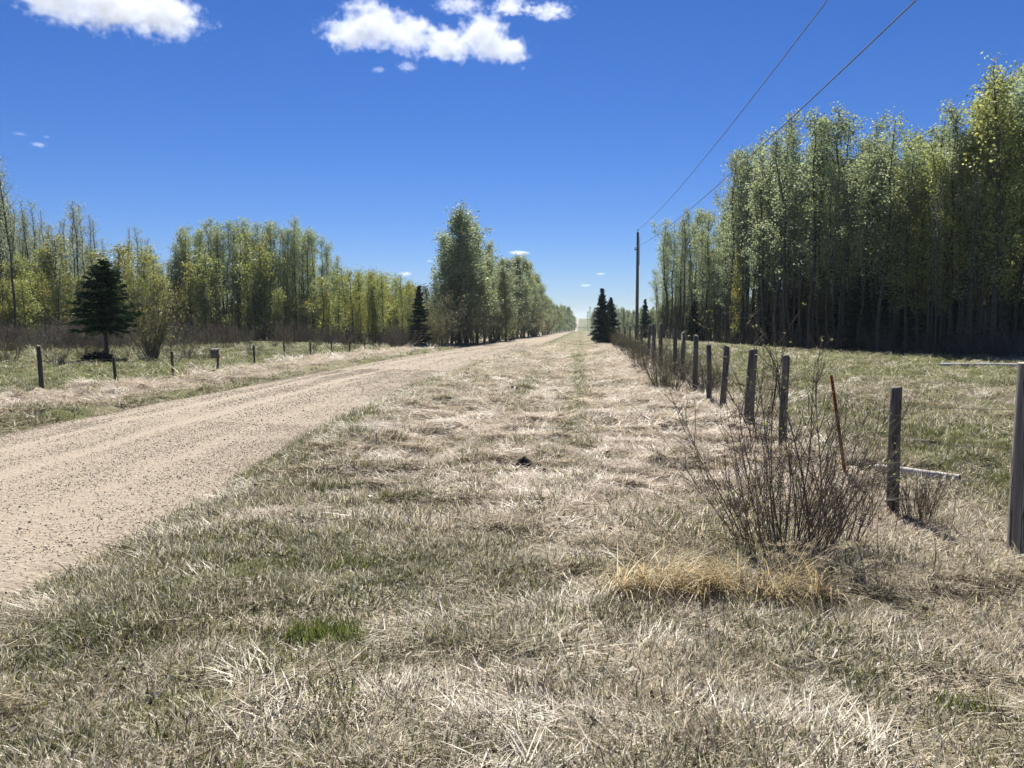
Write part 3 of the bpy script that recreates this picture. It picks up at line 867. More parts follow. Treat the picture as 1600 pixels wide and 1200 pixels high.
# leaning rusty steel post among them
zt, X = top_at(1326, 590, 8.3); zb = float(ground_z(X, 8.3))
mb = MB()
h = zt - zb + .06
for q, (dx, w) in enumerate(((0, .016), (0, .005))):
    pass
mb.box((-.019, -.003, -.2), (.019, .003, h)); mb.box((-.003, -.003, -.2), (.0035, .024, h - .004))
for q in range(9): mb.box((-.012, -.009, .18 + q * .1), (.012, -.0031, .2 + q * .1))
o = mb.build('steel_post', M_RUST, pf, loc=Vector((X, 8.3, zb)) - fl)
o.rotation_euler = (0, math.radians(-13), .5); o['label'] = 'rusty steel post leaning over beside the bush'

# grey gate post
gx_, gy_ = on_ground(1596, 862)
gx_ += .02
gz0 = float(ground_z(gx_, gy_))
gpo = empty('gate_post', (gx_, gy_, gz0))
tag(gpo, 'thick grey round timber gate post with a pale sawn top beside the pasture', 'post')
zt = top_at(1590, 568, gy_)[0]
mb = MB(); hh_ = zt - gz0
zz = np.linspace(-.3, hh_, 12); rr = .112 * (1 + .02 * np.sin(zz * 3.1)); rr[-1] *= .985
mb.tube(np.column_stack([zz * .004, zz * 0, zz]), rr, 20, cap=False)
ob = mb.build('shaft', M_GATEPOST, gpo, smooth=True)
mb = MB(); ang_ = np.arange(20) * 2 * math.pi / 20
ring = np.column_stack([np.cos(ang_) * .110 + hh_ * .004, np.sin(ang_) * .110, np.full(20, hh_)])
ring2 = ring * [1, 1, 1] + [0, 0, .006]; ring2[:, :2] = (ring2[:, :2] - [hh_ * .004, 0]) * .96 + [hh_ * .004, 0]
mb.add(np.vstack([ring, ring2, [[hh_ * .004, 0, hh_ + .007]]]), [[q, (q + 1) % 20, 20 + (q + 1) % 20, 20 + q] for q in range(20)])
mb.add(np.vstack([ring2, [[hh_ * .004, 0, hh_ + .0075]]]), [[q, (q + 1) % 20, 20] for q in range(20)])
mb.build('sawn_top', M_ENDGRAIN, gpo)
mb = MB()
for s_ in (.35, .62, .9):   # staples holding the wire ends
    mb.tube([(-.106, -.02, hh_ * s_), (-.124, -.01, hh_ * s_), (-.124, .01, hh_ * s_), (-.106, .02, hh_ * s_)], .003, 4)
    st_o = mb.build('staple', M_WIRE, gpo); mb = MB()

# roadside fence across the road
lf = empty('roadside_fence', (-12.5, 17.3, float(ground_z(-12.5, 17.3))))
tag(lf, 'line of dark fence posts on the grass beyond the gravel road', 'fence')
LP = [(62, 540, 1), (180, 557, 0), (269, 549, 0), (339, 545, 0), (397, 541, 0), (445, 535, 0), (485, 533, 0), (517, 533, 0), (546, 534, 0), (570, 535, 0), (592, 535, 0), (611, 535, 0), (628, 535, 0), (643, 535, 0)]
fl2 = Vector(lf.location); tops = []
dvec = ray(62, 600)
Y0 = None
for k, (p, tp, big) in enumerate(LP):
    d = ray(p, 500); Y = -12.5 / (d[0] / d[1])
    zt, X = top_at(p, tp, Y); zb = float(ground_z(X, Y)) - .03
    o = bpy.data.objects.new('post', post_mesh('post', 80 + k, zt - zb, .052 if big else .04, M_POST, 8, (rs.normal() * .015, 0), tone=.5)); COL.objects.link(o); o.parent = lf
    o.location = Vector((X, Y, zb)) - fl2
    tops.append((X, Y, zb, max(zt - zb, .8)))
    if k == 3:
        nb = empty('nest_box', (X, Y - .02, zt - .12)); tag(nb, 'small square wooden box fixed to the top of a fence post across the road', 'nest box')
        mb = MB(); mb.box((-.13, -.19, -.20), (.13, -.06, .06)); mb.build('body', M_POST, nb)
        mb = MB(); mb.add([(-.16, -.24, .075), (.16, -.24, .075), (.16, -.03, .125), (-.16, -.03, .125), (-.16, -.24, .095), (.16, -.24, .095), (.16, -.03, .145), (-.16, -.03, .145)],
                          [(0, 3, 2, 1), (4, 5, 6, 7), (0, 1, 5, 4), (1, 2, 6, 5), (2, 3, 7, 6), (3, 0, 4, 7)]); mb.build('roof', M_POST, nb)
for k in range(4):
    Y = 13.5 - k * 3.0; X = -12.5; zb = float(ground_z(X, Y))
    o = bpy.data.objects.new('post', post_mesh('post', 95 + k, .95, .045, M_POST, 8, tone=.5)); COL.objects.link(o); o.parent = lf; o.location = Vector((X, Y, zb)) - fl2
    tops.insert(0, (X, Y, zb, .95))
for fr in (.5, .85):
    wire_between([(X - fl2.x, Y - fl2.y + .07, zb - fl2.z + .85 * fr) for X, Y, zb, h in tops], .0018, .01, 'wire', lf, M_WIRE)

# ------------------------------------------------------------------ power pole and wires
PY = 72.0
zt, PX = top_at(997, 363, PY)
pz = float(ground_z(PX, PY))
pp = empty('power_pole', (PX, PY, pz)); tag(pp, 'tall single wooden power pole standing beside the pasture fence', 'utility pole')
ph = zt - pz
mb = MB(); mb.tube([(0, 0, -.3), (.0, 0, ph * .5), (-.02, 0, ph)], [.165, .14, .11], 12, (1, 1, 1)); mb.build('shaft', M_POLE, pp, smooth=True)
mb = MB(); mb.tube([(-.02, 0, ph), (-.02, 0, ph + .12), (-.02, 0, ph + .14), (-.02, 0, ph + .28)], [.02, .02, .06, .05], 8); mb.build('insulator', M_CERAMIC, pp)
mb = MB(); mb.box((-.30, -.05, ph - 1.62), (-.13, .05, ph - 1.5)); mb.tube([(-.26, 0, ph - 1.5), (-.26, 0, ph - 1.36)], [.05, .045], 8); mb.build('bracket', M_CERAMIC, pp)
mb = MB(); mb.box((.14, -.12, ph - 3.0), (.17, .02, ph - .4)); mb.build('ground_wire_strip', M_WIRE, pp)
for nm, hz, curv, y0, lab, r in (('power_line', zt + .25, .00061, 22, 'upper overhead electric wire running from the top of the power pole', .013), ('power_line', zt - 1.4, .00053, 12, 'lower overhead electric wire running to the bracket below the pole top', .013)):
    ys = np.linspace(-40, PY, 40); zz = hz + curv * ((ys - y0) ** 2 - (PY - y0) ** 2)
    mb = MB(); mb.tube(np.column_stack([np.full(40, PX - (.0 if hz > zt else .26)), ys, zz]), r, 5, cap=False)
    tag(mb.build(nm, M_WIRE), lab, 'wire')
    ys = np.linspace(PY, PY + 95, 20); zz = hz + (ys - PY) * -.012 - .0006 * (ys - PY) * (PY + 95 - ys)

# ------------------------------------------------------------------ logs, pole on the grass, dirt
def log(name, a, b, r, label, mat=M_LOG, lift=.6):
    a = np.array([*a, float(ground_z(*a)) + r * lift]); b = np.array([*b, float(ground_z(*b)) + r * lift])
    mid = (a + b) / 2; o = empty(name, mid)
    t_ = np.linspace(0, 1, 9)[:, None]; pts = a * (1 - t_) + b * t_ - mid + rs.normal(size=(9, 3)) * r * .05
    mb = MB(); mb.tube(pts, r * np.linspace(1.0, .85, 9) * rs.uniform(.94, 1.06, 9), 10, cap=False); mb.build('bark' if mat is M_LOG else 'shaft', mat, o, smooth=True)
    mb2 = MB(); v = mb.v[0]
    mb2.add(np.vstack([v[-10:], pts[-1:]]), [[q, (q + 1) % 10, 10] for q in range(10)]); mb2.add(np.vstack([v[:10], pts[:1]]), [[(q + 1) % 10, q, 10] for q in range(10)])
    mb2.build('cut_end', M_SOIL, o)
    tag(o, label, 'log'); return o
log('fallen_pole', on_ground(1366, 740), on_ground(1500, 757), .045, 'pale thin fallen pole lying on the pasture grass behind the leaning post', lift=1.5)
log('fallen_log', on_ground(1470, 573), on_ground(1600, 574), .10, 'long pale fallen log lying at the edge of the pasture wood')
log('fallen_branch', on_ground(1415, 689), on_ground(1462, 692), .025, 'short dark broken branch lying on the green pasture', M_POST)

def mound(name, px, py, w, h, label, seed, mat=M_SOIL, cat='dirt mound'):
    X, Y = on_ground(px, py); rs_ = np.random.RandomState(seed)
    mb = MB()
    n, rings = 18, 6
    vv = []
    for q in range(rings + 1):
        f = q / rings
        for a_ in range(n):
            an = a_ * 2 * math.pi / n; rr_ = w * (1 - f) * (1 + .25 * math.sin(3 * an + seed) + rs_.normal() * .08)
            vv.append((rr_ * math.cos(an), rr_ * math.sin(an), h * (1 - (1 - f) ** 2) + rs_.normal() * h * .10 - .01))
    ff = [[q * n + a_, q * n + (a_ + 1) % n, (q + 1) * n + (a_ + 1) % n, (q + 1) * n + a_] for q in range(rings) for a_ in range(n)]
    mb.add(vv, ff)
    o = empty(name, (X, Y, float(ground_z(X, Y))))
    mb.build('soil', mat, o)
    for q in range(9):   # crumbs of earth
        mc = MB(); s_ = w * rs_.uniform(.10, .24)
        oct_ = np.array([(1, 0, 0), (-1, 0, 0), (0, 1, 0), (0, -1, 0), (0, 0, 1), (0, 0, -1)]) * s_ * rs_.uniform(.6, 1.2, (6, 3))
        mc.add(oct_, [(0, 2, 4), (2, 1, 4), (1, 3, 4), (3, 0, 4), (2, 0, 5), (1, 2, 5), (3, 1, 5), (0, 3, 5)])
        an = rs_.uniform(0, 6.28); d_ = w * rs_.uniform(.4, 1.3)
        mc.build('clod', mat, o, loc=(d_ * math.cos(an), d_ * math.sin(an), max(h * (1 - d_ / w), 0) * .8 + s_ * .4))
    tag(o, label, cat)
mound('molehill', 819, 731, .13, .13, 'dark fresh molehill of loose earth in the pale mown verge', 3)
mound('earth_clump', 850, 737, .05, .05, 'tiny dark earth clump just beside the molehill', 5)

# ------------------------------------------------------------------ foreground bush with red-brown stems
def bush(name, X, Y, label, nst, H, spread, base_r, seed, tall=(), leaves=120, cols=((.15, .105, .078), (.12, .098, .08), (.17, .14, .11)), r=.0043):
    rs_ = np.random.RandomState(seed)
    zb = float(ground_z(X, Y)); o = empty(name, (X, Y, zb)); tag(o, label, 'shrub')
    tips = []
    specs = []
    for q in range(nst):
        a = rs_.uniform(0, 6.28); b = base_r * math.sqrt(rs_.random())
        specs.append(((b * math.cos(a) * 1.3, b * math.sin(a)), (math.cos(a) * spread * rs_.uniform(.1, 1.1), math.sin(a) * spread * rs_.uniform(.1, 1.1) , 1), H * rs_.uniform(.5, 1.1), r * rs_.uniform(.6, 1.25), cols[rs_.randint(len(cols))]))
    for bx, by, dx, dy, L, rr_ in tall: specs.append(((bx, by), (dx, dy, 1), L, rr_, (.12, .095, .07)))
    for q, (b, d, L, r_, c_) in enumerate(specs):
        st = MB(); istall = q >= nst
        ln = bend_line(rs_, (b[0], b[1], -.03), d, L, 8, .055, .012)
        c_ = np.array(c_) * rs_.uniform(.7, 1.25)
        st.tube(ln, np.linspace(r_, r_ * .3, 9), 5, c_, cap=False)
        nb = rs_.randint(7, 13) if not istall else 14
        for w in range(nb):
            s = rs_.randint(2, 9); dd = (ln[s] - ln[s - 1]); dd = dd / np.linalg.norm(dd) + rs_.normal(size=3) * .45
            tw = bend_line(rs_, ln[s], dd, L * rs_.uniform(.10, .32), 4, .13, .05)
            st.tube(tw, np.linspace(r_ * .5, r_ * .22, 5), 4, c_ * 1.1, cap=False); tips.append((tw[-1], istall)); tips.append((tw[2], istall))
            for _ in range(2):
                t2 = bend_line(rs_, tw[rs_.randint(1, 4)], dd + rs_.normal(size=3) * .6, L * rs_.uniform(.04, .12), 2, .15)
                st.tube(t2, np.linspace(r_ * .28, r_ * .15, 3), 3, c_ * 1.2, cap=False); tips.append((t2[-1], istall))
        tips.append((ln[-1], istall))
        st.build('stem', M_TWIG, o)
    if leaves:
        fo = MB(); P_ = np.array([t_[0] for t_ in tips]); W = np.array([2.2 if t_[1] else .6 for t_ in tips]) * (.3 + P_[:, 2].clip(0)); W /= W.sum()
        cen = P_[rs_.choice(len(P_), leaves, p=W)] + rs_.normal(size=(leaves, 3)) * .012
        leaf_cloud(fo, rs_, cen, .022, (.17, .19, .07), .3, .3); fo.build('foliage', M_LEAF, o)
    return o
bx, by = on_ground(1226, 862)
bush('red_stem_bush', bx, by, 'large bare bush of thin red-brown stems in front of the pasture fence posts', 84, 1.16, .76, .24, 11,
     tall=((.20, .05, -.02, .1, 1.68, .008), (.24, .0, .08, .0, 1.45, .007), (.14, .08, -.10, .1, 1.55, .007), (.02, .1, -.30, .1, 1.4, .006), (-.05, .05, -.12, .05, 1.4, .006), (.10, .1, .16, .1, 1.4, .006)), leaves=420)
bx2, by2 = on_ground(1305, 850)
bush('red_stem_bush', bx2, by2, 'smaller thin clump of dark stems beside the large red-brown bush, nearer the leaning post', 26, .75, .45, .14, 12, tall=((0, 0, -.15, 0, .95, .005),), leaves=60)
bx3, by3 = on_ground(1437, 812)
bush('red_stem_bush', bx3, by3, 'small low dark bush at the foot of the leaning fence post', 40, .42, .45, .10, 13, leaves=40, r=.0035)
# leafing branch that arches over the fence
bx4, by4 = on_ground(1178, 690)
bo = bush('leafing_shrub', bx4, by4, 'arching shrub with pale new leaves rising over the fence posts beyond the large bush', 12, 1.05, .35, .12, 14,
          tall=((0, 0, -.32, .1, 1.75, .008), (.05, 0, -.18, .1, 1.6, .007), (0, .1, .05, .1, 1.4, .007)), leaves=330, cols=((.14, .115, .085), (.11, .085, .065)))

# ------------------------------------------------------------------ grass
def blade(mb, rs_, base, ang, L, w, tilt, curl, col, seg=3):
    """one bent grass blade"""
    d = np.array([math.cos(ang), math.sin(ang)]); s = np.array([-d[1], d[0], 0])
    p = np.array(base, float); th = tilt; v = []
    for k in range(seg + 1):
        ww = w * (1 - (k / seg) ** 1.5 * .9) * .5
        v += [p - s * ww, p + s * ww]
        p = p + np.array([d[0] * math.sin(th), d[1] * math.sin(th), math.cos(th)]) * L / seg
        if p[2] < .004: p[2] = .004 + rs_.random() * .01
        th = th + curl / seg
    mb.add(v, [[2 * k, 2 * k + 1, 2 * k + 3, 2 * k + 2] for k in range(seg)], col)

STRAW = np.array([(.54, .47, .325), (.64, .575, .43), (.35, .295, .20), (.76, .70, .55), (.17, .135, .095), (.50, .455, .335)])
GREENS = np.array([(.125, .135, .040), (.165, .172, .058), (.095, .10, .034), (.215, .212, .088)])
def tuft(seed, n, R, Lr, wr, tilt, curl, pal, mixgreen=0.0, head=None, hspread=.6):
    rs_ = np.random.RandomState(seed); mb = MB()
    for q in range(n):
        a = rs_.uniform(0, 6.28); rad_ = R * math.sqrt(rs_.random())
        h_ = rs_.uniform(0, 6.28) if head is None else head + rs_.normal() * hspread
        c_ = (GREENS if rs_.random() < mixgreen else pal)
        c_ = c_[rs_.randint(len(c_))] * rs_.uniform(.75, 1.2)
        blade(mb, rs_, (rad_ * math.cos(a), rad_ * math.sin(a), 0), h_, rs_.uniform(*Lr), rs_.uniform(*wr), rs_.uniform(*tilt), rs_.uniform(*curl), c_)
    return mb
protos = []
for k in range(4): protos.append(tuft(700 + k, 38, .13, (.04, .12), (.0035, .0085), (.2, 1.1), (.2, 1.3), STRAW, .06))             # 0-3 short straw
for k in range(4): protos.append(tuft(710 + k, 38, .16, (.08, .22), (.0035, .0085), (1.3, 1.56), (-.15, .35), STRAW, .02, 0, .7))      # 4-7 lying straw
for k in range(3): protos.append(tuft(720 + k, 40, .13, (.03, .08), (.0035, .0085), (.1, .8), (.2, 1.1), GREENS, 1.0))             # 8-10 green
for k in range(2): protos.append(tuft(730 + k, 46, .13, (.04, .105), (.0035, .0085), (.2, 1.25), (.2, 1.2), STRAW, .55))               # 11-12 mixed
PALE = np.array([(.66, .565, .455), (.75, .665, .56), (.57, .48, .375), (.70, .60, .49), (.34, .275, .205)])
for k in range(3): protos.append(tuft(740 + k, 38, .16, (.07, .20), (.0035, .0085), (1.3, 1.56), (-.15, .35), PALE, .0, 0, .9))       # 13-15 pale mats
rs = np.random.RandomState(99)
pts, rot, scl, idx = [], [], [], []
mh1, mh2 = on_ground(819, 731), on_ground(850, 737)
bare_spots = ((*mh1, .24), (*mh2, .12))      # no grass grows through the molehill
def sow(n, r0, r1, scale, half=46):
    th = np.radians(rs.uniform(-half, half, n)) - YAW
    r = np.sqrt(rs.uniform(r0 ** 2, r1 ** 2, n))
    x, y = np.sin(th) * r, np.cos(th) * r
    keep = ~((x > road_l(y) + .12 + .25 * rs.random(n) ** 2) & (x < road_r(y) - .02 - .3 * rs.random(n) ** 3))
    thin = fbm(x / .6, y / .45, 71) * .6 + fbm(x / .17, y / .17, 72) * .4
    for cx_, cy_, cr_ in bare_spots: keep &= np.hypot(x - cx_, (y - cy_) * .6) > cr_
    keep &= rs.random(n) < np.clip((thin - .36) * 7, .32, 1)
    x, y = x[keep], y[keep]; n = len(x)
    g = green_amt(x, y); u = rs.random(n)
    z = ground_z(x, y)
    lie = .62 + .34 * sstep(5.5, 9, y) * (x < 3)
    k = np.where(u < g * 1.05, np.where(rs.random(n) < np.where((x > 3) | (x < -12.5), .66, .42), rs.randint(8, 11, n), rs.randint(11, 13, n)),
                 np.where(rs.random(n) < lie, rs.randint(4, 8, n), np.where(rs.random(n) < .85, rs.randint(0, 4, n), rs.randint(11, 13, n))))
    hayb = (x > -12.25) & (x < -9.8); midv = (x > -3.0) & (x < 2.9) & (y > 6)
    pm = np.where(hayb, .9, np.where(midv, .55 + .9 * (fbm(x / .8, y / .8, 81) - .3), .12))
    k = np.where((k >= 4) & (k < 8) & (rs.random(n) < pm), rs.randint(13, 16, n), k)
    swirl = (fbm(x / .8, y / .8, 51) - .5) * 14 + rs.normal(size=n) * .5
    a = np.where(((k >= 4) & (k < 8)) | (k > 12), swirl, rs.uniform(0, 6.28, n))
    ex = ground_z(x + .1, y) - z; ey = ground_z(x, y + .1) - z
    pts.append(np.column_stack([x, y, z - .006])); rot.append(np.column_stack([np.arctan2(ey, .1) * .7, -np.arctan2(ex, .1) * .7, a]))
    s = scale * rs.uniform(.7, 1.25, n) * (.75 + .6 * fbm(x / .5, y / .5, 61))
    # lush patches stand taller; farther tufts are wider, not taller
    sz = s * min(1.0, (1.15 / scale) ** .75) * np.where((k >= 8) & (k < 13), .8 + .5 * fbm(x / .7, y / .7, 62), 1.0)
    scl.append(np.column_stack([s, s, sz])); idx.append(k)
sow(18500, 1.2, 6.0, .85, 66)
sow(23000, 6.0, 12.0, 1.05, 58)
sow(20000, 12, 24, 1.5, 54)
sow(15000, 24, 50, 2.3)
sow(9000, 50, 110, 3.8, 44)
scatter('verge_grass', protos, [M_GRASS], np.vstack(pts), np.vstack(rot), np.vstack(scl), np.concatenate(idx), 'short dead straw grass and sprouting green blades covering verge and pasture', 'grass')

# ------------------------------------------------------------------ gravel stones
def stone(seed):
    rs_ = np.random.RandomState(seed); mb = MB()
    v = rnd_units(rs_, 1)
    t_ = (1 + 5 ** .5) / 2
    v = np.array([(-1, t_, 0), (1, t_, 0), (-1, -t_, 0), (1, -t_, 0), (0, -1, t_), (0, 1, t_), (0, -1, -t_), (0, 1, -t_), (t_, 0, -1), (t_, 0, 1), (-t_, 0, -1), (-t_, 0, 1)]) / 1.9
    f = [(0, 11, 5), (0, 5, 1), (0, 1, 7), (0, 7, 10), (0, 10, 11), (1, 5, 9), (5, 11, 4), (11, 10, 2), (10, 7, 6), (7, 1, 8), (3, 9, 4), (3, 4, 2), (3, 2, 6), (3, 6, 8), (3, 8, 9), (4, 9, 5), (2, 4, 11), (6, 2, 10), (8, 6, 7), (9, 8, 1)]
    v = v * rs_.uniform(.75, 1.15, (12, 1)) * np.array([1, rs_.uniform(.6, .95), rs_.uniform(.30, .52)])
    pal = [(.49, .425, .325), (.42, .365, .28), (.58, .515, .41), (.38, .33, .26), (.52, .45, .35)]
    mb.add(v, f, pal[seed % 5]); return mb
sp, sr, ss = [], [], []
for n, y0, y1, size in ((60000, 1, 12, .0058), (46000, 12, 26, .0078), (30000, 26, 75, .0125)):
    y = np.sqrt(rs.uniform(y0 ** 2, y1 ** 2, n)); u = rs.beta(1.0, 1.0, n)
    u = u + rs.normal(size=n) * .015
    x = road_l(y) * (1 - u) + road_r(y) * u
    trk = np.zeros(n)
    for u0, wu, am in RUTS: trk = np.maximum(trk, am * np.exp(-((u - u0) / wu) ** 2))
    kp = (rs.random(n) > trk * .9) & (rs.random(n) > (y - 30) / 45)
    kp &= rs.random(n) < np.clip((fbm(x / .5, y / 2.5, 91) * .6 + fbm(x / .25, y / .5, 92) * .4 - .27) * 3.2, .30, 1)
    x, y = x[kp], y[kp]; n = len(x)
    s = size * np.exp(rs.normal(size=n) * .36)
    sp.append(np.column_stack([x, y, road_z(x, y) + s * .15])); sr.append(rs.uniform(0, 6.28, (n, 3)) * np.array([.1, .1, 1])); ss.append(s)
sp = np.vstack(sp)
scatter('road_gravel', [stone(k) for k in range(5)], [M_STONE], sp, np.vstack(sr), np.concatenate(ss), rs.randint(0, 5, len(sp)), 'loose tan gravel stones strewn over the road', 'gravel')

# ------------------------------------------------------------------ leaf litter and fallen twigs
def litter(seed, dark):
    rs_ = np.random.RandomState(seed); mb = MB()
    a = np.linspace(0, 6.28, 8)[:-1]; v = np.column_stack([np.cos(a) * .6, np.sin(a), rs_.normal(size=7) * .22 + .2]); v = np.vstack([v, [[0, 0, .05]]])
    mb.add(v, [[q, (q + 1) % 7, 7] for q in range(7)], (.05, .038, .028) if dark else (.50, .46, .40)); return mb
n = 2600
th = np.radians(rs.uniform(-45, 45, n)) - YAW; r = np.sqrt(rs.uniform(2 ** 2, 14 ** 2, n)) * rs.uniform(.5, 1, n).clip(.3, 1)
x, y = np.sin(th) * r, np.cos(th) * r
kp = (x > road_r(y) + .1) & (r > 1.5); x, y = x[kp], y[kp]; n = len(x)
scatter('leaf_litter', [litter(1, True), litter(2, True), litter(3, False)], [M_GRASS], np.column_stack([x, y, ground_z(x, y) + .02]), rs.normal(size=(n, 3)) * np.array([.5, .5, 3]), rs.uniform(.008, .024, n),
        rs.choice(3, n, p=[.4, .3, .3]), 'curled dead leaves, dark and bleached, caught in the mown grass', 'leaf litter')

# ------------------------------------------------------------------ tall bleached clump, green tufts, weed stalks
GOLD = np.array([(.58, .455, .23), (.66, .53, .29), (.48, .36, .18), (.74, .64, .43), (.54, .44, .25)])
gc = empty('tall_grass_clump', (*on_ground(1120, 925), 0)); gc.location.z = float(ground_z(gc.location.x, gc.location.y))
tag(gc, 'golden clump of long lodged dead grass lying before the red-brown bush', 'grass clump')
mb = MB(); rs_ = np.random.RandomState(5)
tus = [(-.58, .02), (-.44, .12), (-.36, -.05), (-.22, .08), (-.12, -.08), (.0, .10), (.10, -.03), (.22, .10), (.30, -.10), (.42, .04), (.52, .14), (.60, -.05)]
for tx, ty in tus:
    lay = rs_.uniform(2.2, 5.2) if rs_.random() < .75 else rs_.uniform(-.6, .8)
    for q in range(75):
        bx_ = tx + rs_.normal() * .055; by_ = ty + rs_.normal() * .05
        h_ = lay + rs_.normal() * .75
        blade(mb, rs_, (bx_, by_, 0), h_, rs_.uniform(.18, .58), rs_.uniform(.004, .0085), rs_.uniform(.25, 1.2), rs_.uniform(.6, 2.0), GOLD[rs_.randint(5)] * rs_.uniform(.65, 1.2), 6)
mb.build('blades', M_GRASS, gc)
mb = MB()
for k in range(16):   # tall pale stalks with drooping seed heads
    st = MB(); u = rs_.uniform(-.2, 1.0); a = rs_.uniform(-.7, 1.2)
    L = rs_.uniform(.35, .62)
    ln = bend_line(rs_, (u * .62, rs_.normal() * .15, 0), (math.cos(a) * .75, rs_.normal() * .3, 1), L, 7, .04, -.10)
    st.tube(ln, np.linspace(.0024, .0013, 8), 4, (.62, .53, .36), cap=False)
    n = 34; f_ = rs_.random(n); p_ = ln[-2] * (1 - f_[:, None]) + (ln[-1] + np.array([.03, 0, -.035])) * f_[:, None]
    uu = np.array([.6, 0, -.5])[None] + rs_.normal(size=(n, 3)) * .45; uu /= np.linalg.norm(uu, axis=1)[:, None]
    ww_ = np.cross(uu, rnd_units(rs_, n)); st.quads(p_ + rs_.normal(size=(n, 3)) * .006, uu * .013, ww_ * .0032, np.tile((.64, .55, .38), (n, 1)))
    st.build('seed_stalk', M_GRASS, gc)

def green_tuft(px, py, R, n, L, label, k):
    X, Y = on_ground(px, py); mb = tuft(800 + k, n, R, (L * .5, L), (.004, .007), (.05, .45), (.1, .8), np.array([(.115, .155, .03), (.15, .185, .045), (.09, .125, .025), (.19, .21, .07)]), 0)
    o = mb.build('green_grass_tuft', M_GRASS, None, loc=(X, Y, float(ground_z(X, Y)) - .004)); o.scale = (1.5, .8, 1)
    tag(o, label, 'grass tuft')
green_tuft(508, 1000, .15, 420, .13, 'fresh green grass tuft standing alone in the dead grass close to the camera', 1)
green_tuft(558, 885, .13, 200, .09, 'small green grass tuft farther up the verge toward the road bend', 2)
green_tuft(765, 738, .22, 260, .10, 'dull green grass patch beside the dark molehill', 3)
green_tuft(1510, 1105, .10, 160, .08, 'small dark green weed patch among straw below the gate post', 4)

for k, (px_, py_, L) in enumerate(((1350, 880, .55), (1375, 880, .42), (1362, 830, .6), (1480, 850, .35), (1455, 905, .3), (1320, 880, .5), (1395, 838, .4), (1300, 905, .45))):
    X, Y = on_ground(px_, py_); rs_ = np.random.RandomState(900 + k); mb = MB()
    ln = bend_line(rs_, (0, 0, -.02), (rs_.normal() * .15, rs_.normal() * .1, 1), L, 7, .05)
    mb.tube(ln, np.linspace(.0032, .0014, 8), 4, (.13, .09, .06), cap=False)
    for q in range(7):
        s = rs_.randint(2, 8); tw = bend_line(rs_, ln[s], rnd_units(rs_, 1)[0] + np.array([0, 0, .9]), L * .16, 2, .1); mb.tube(tw, np.linspace(.0016, .001, 3), 3, (.14, .10, .07), cap=False)
    o = mb.build('weed_stalk', M_TWIG, None, loc=(X, Y, float(ground_z(X, Y))))
    tag(o, 'thin dead weed stalk standing between the bushes and the gate post', 'weed', 'dead weed stalks near the gate post')

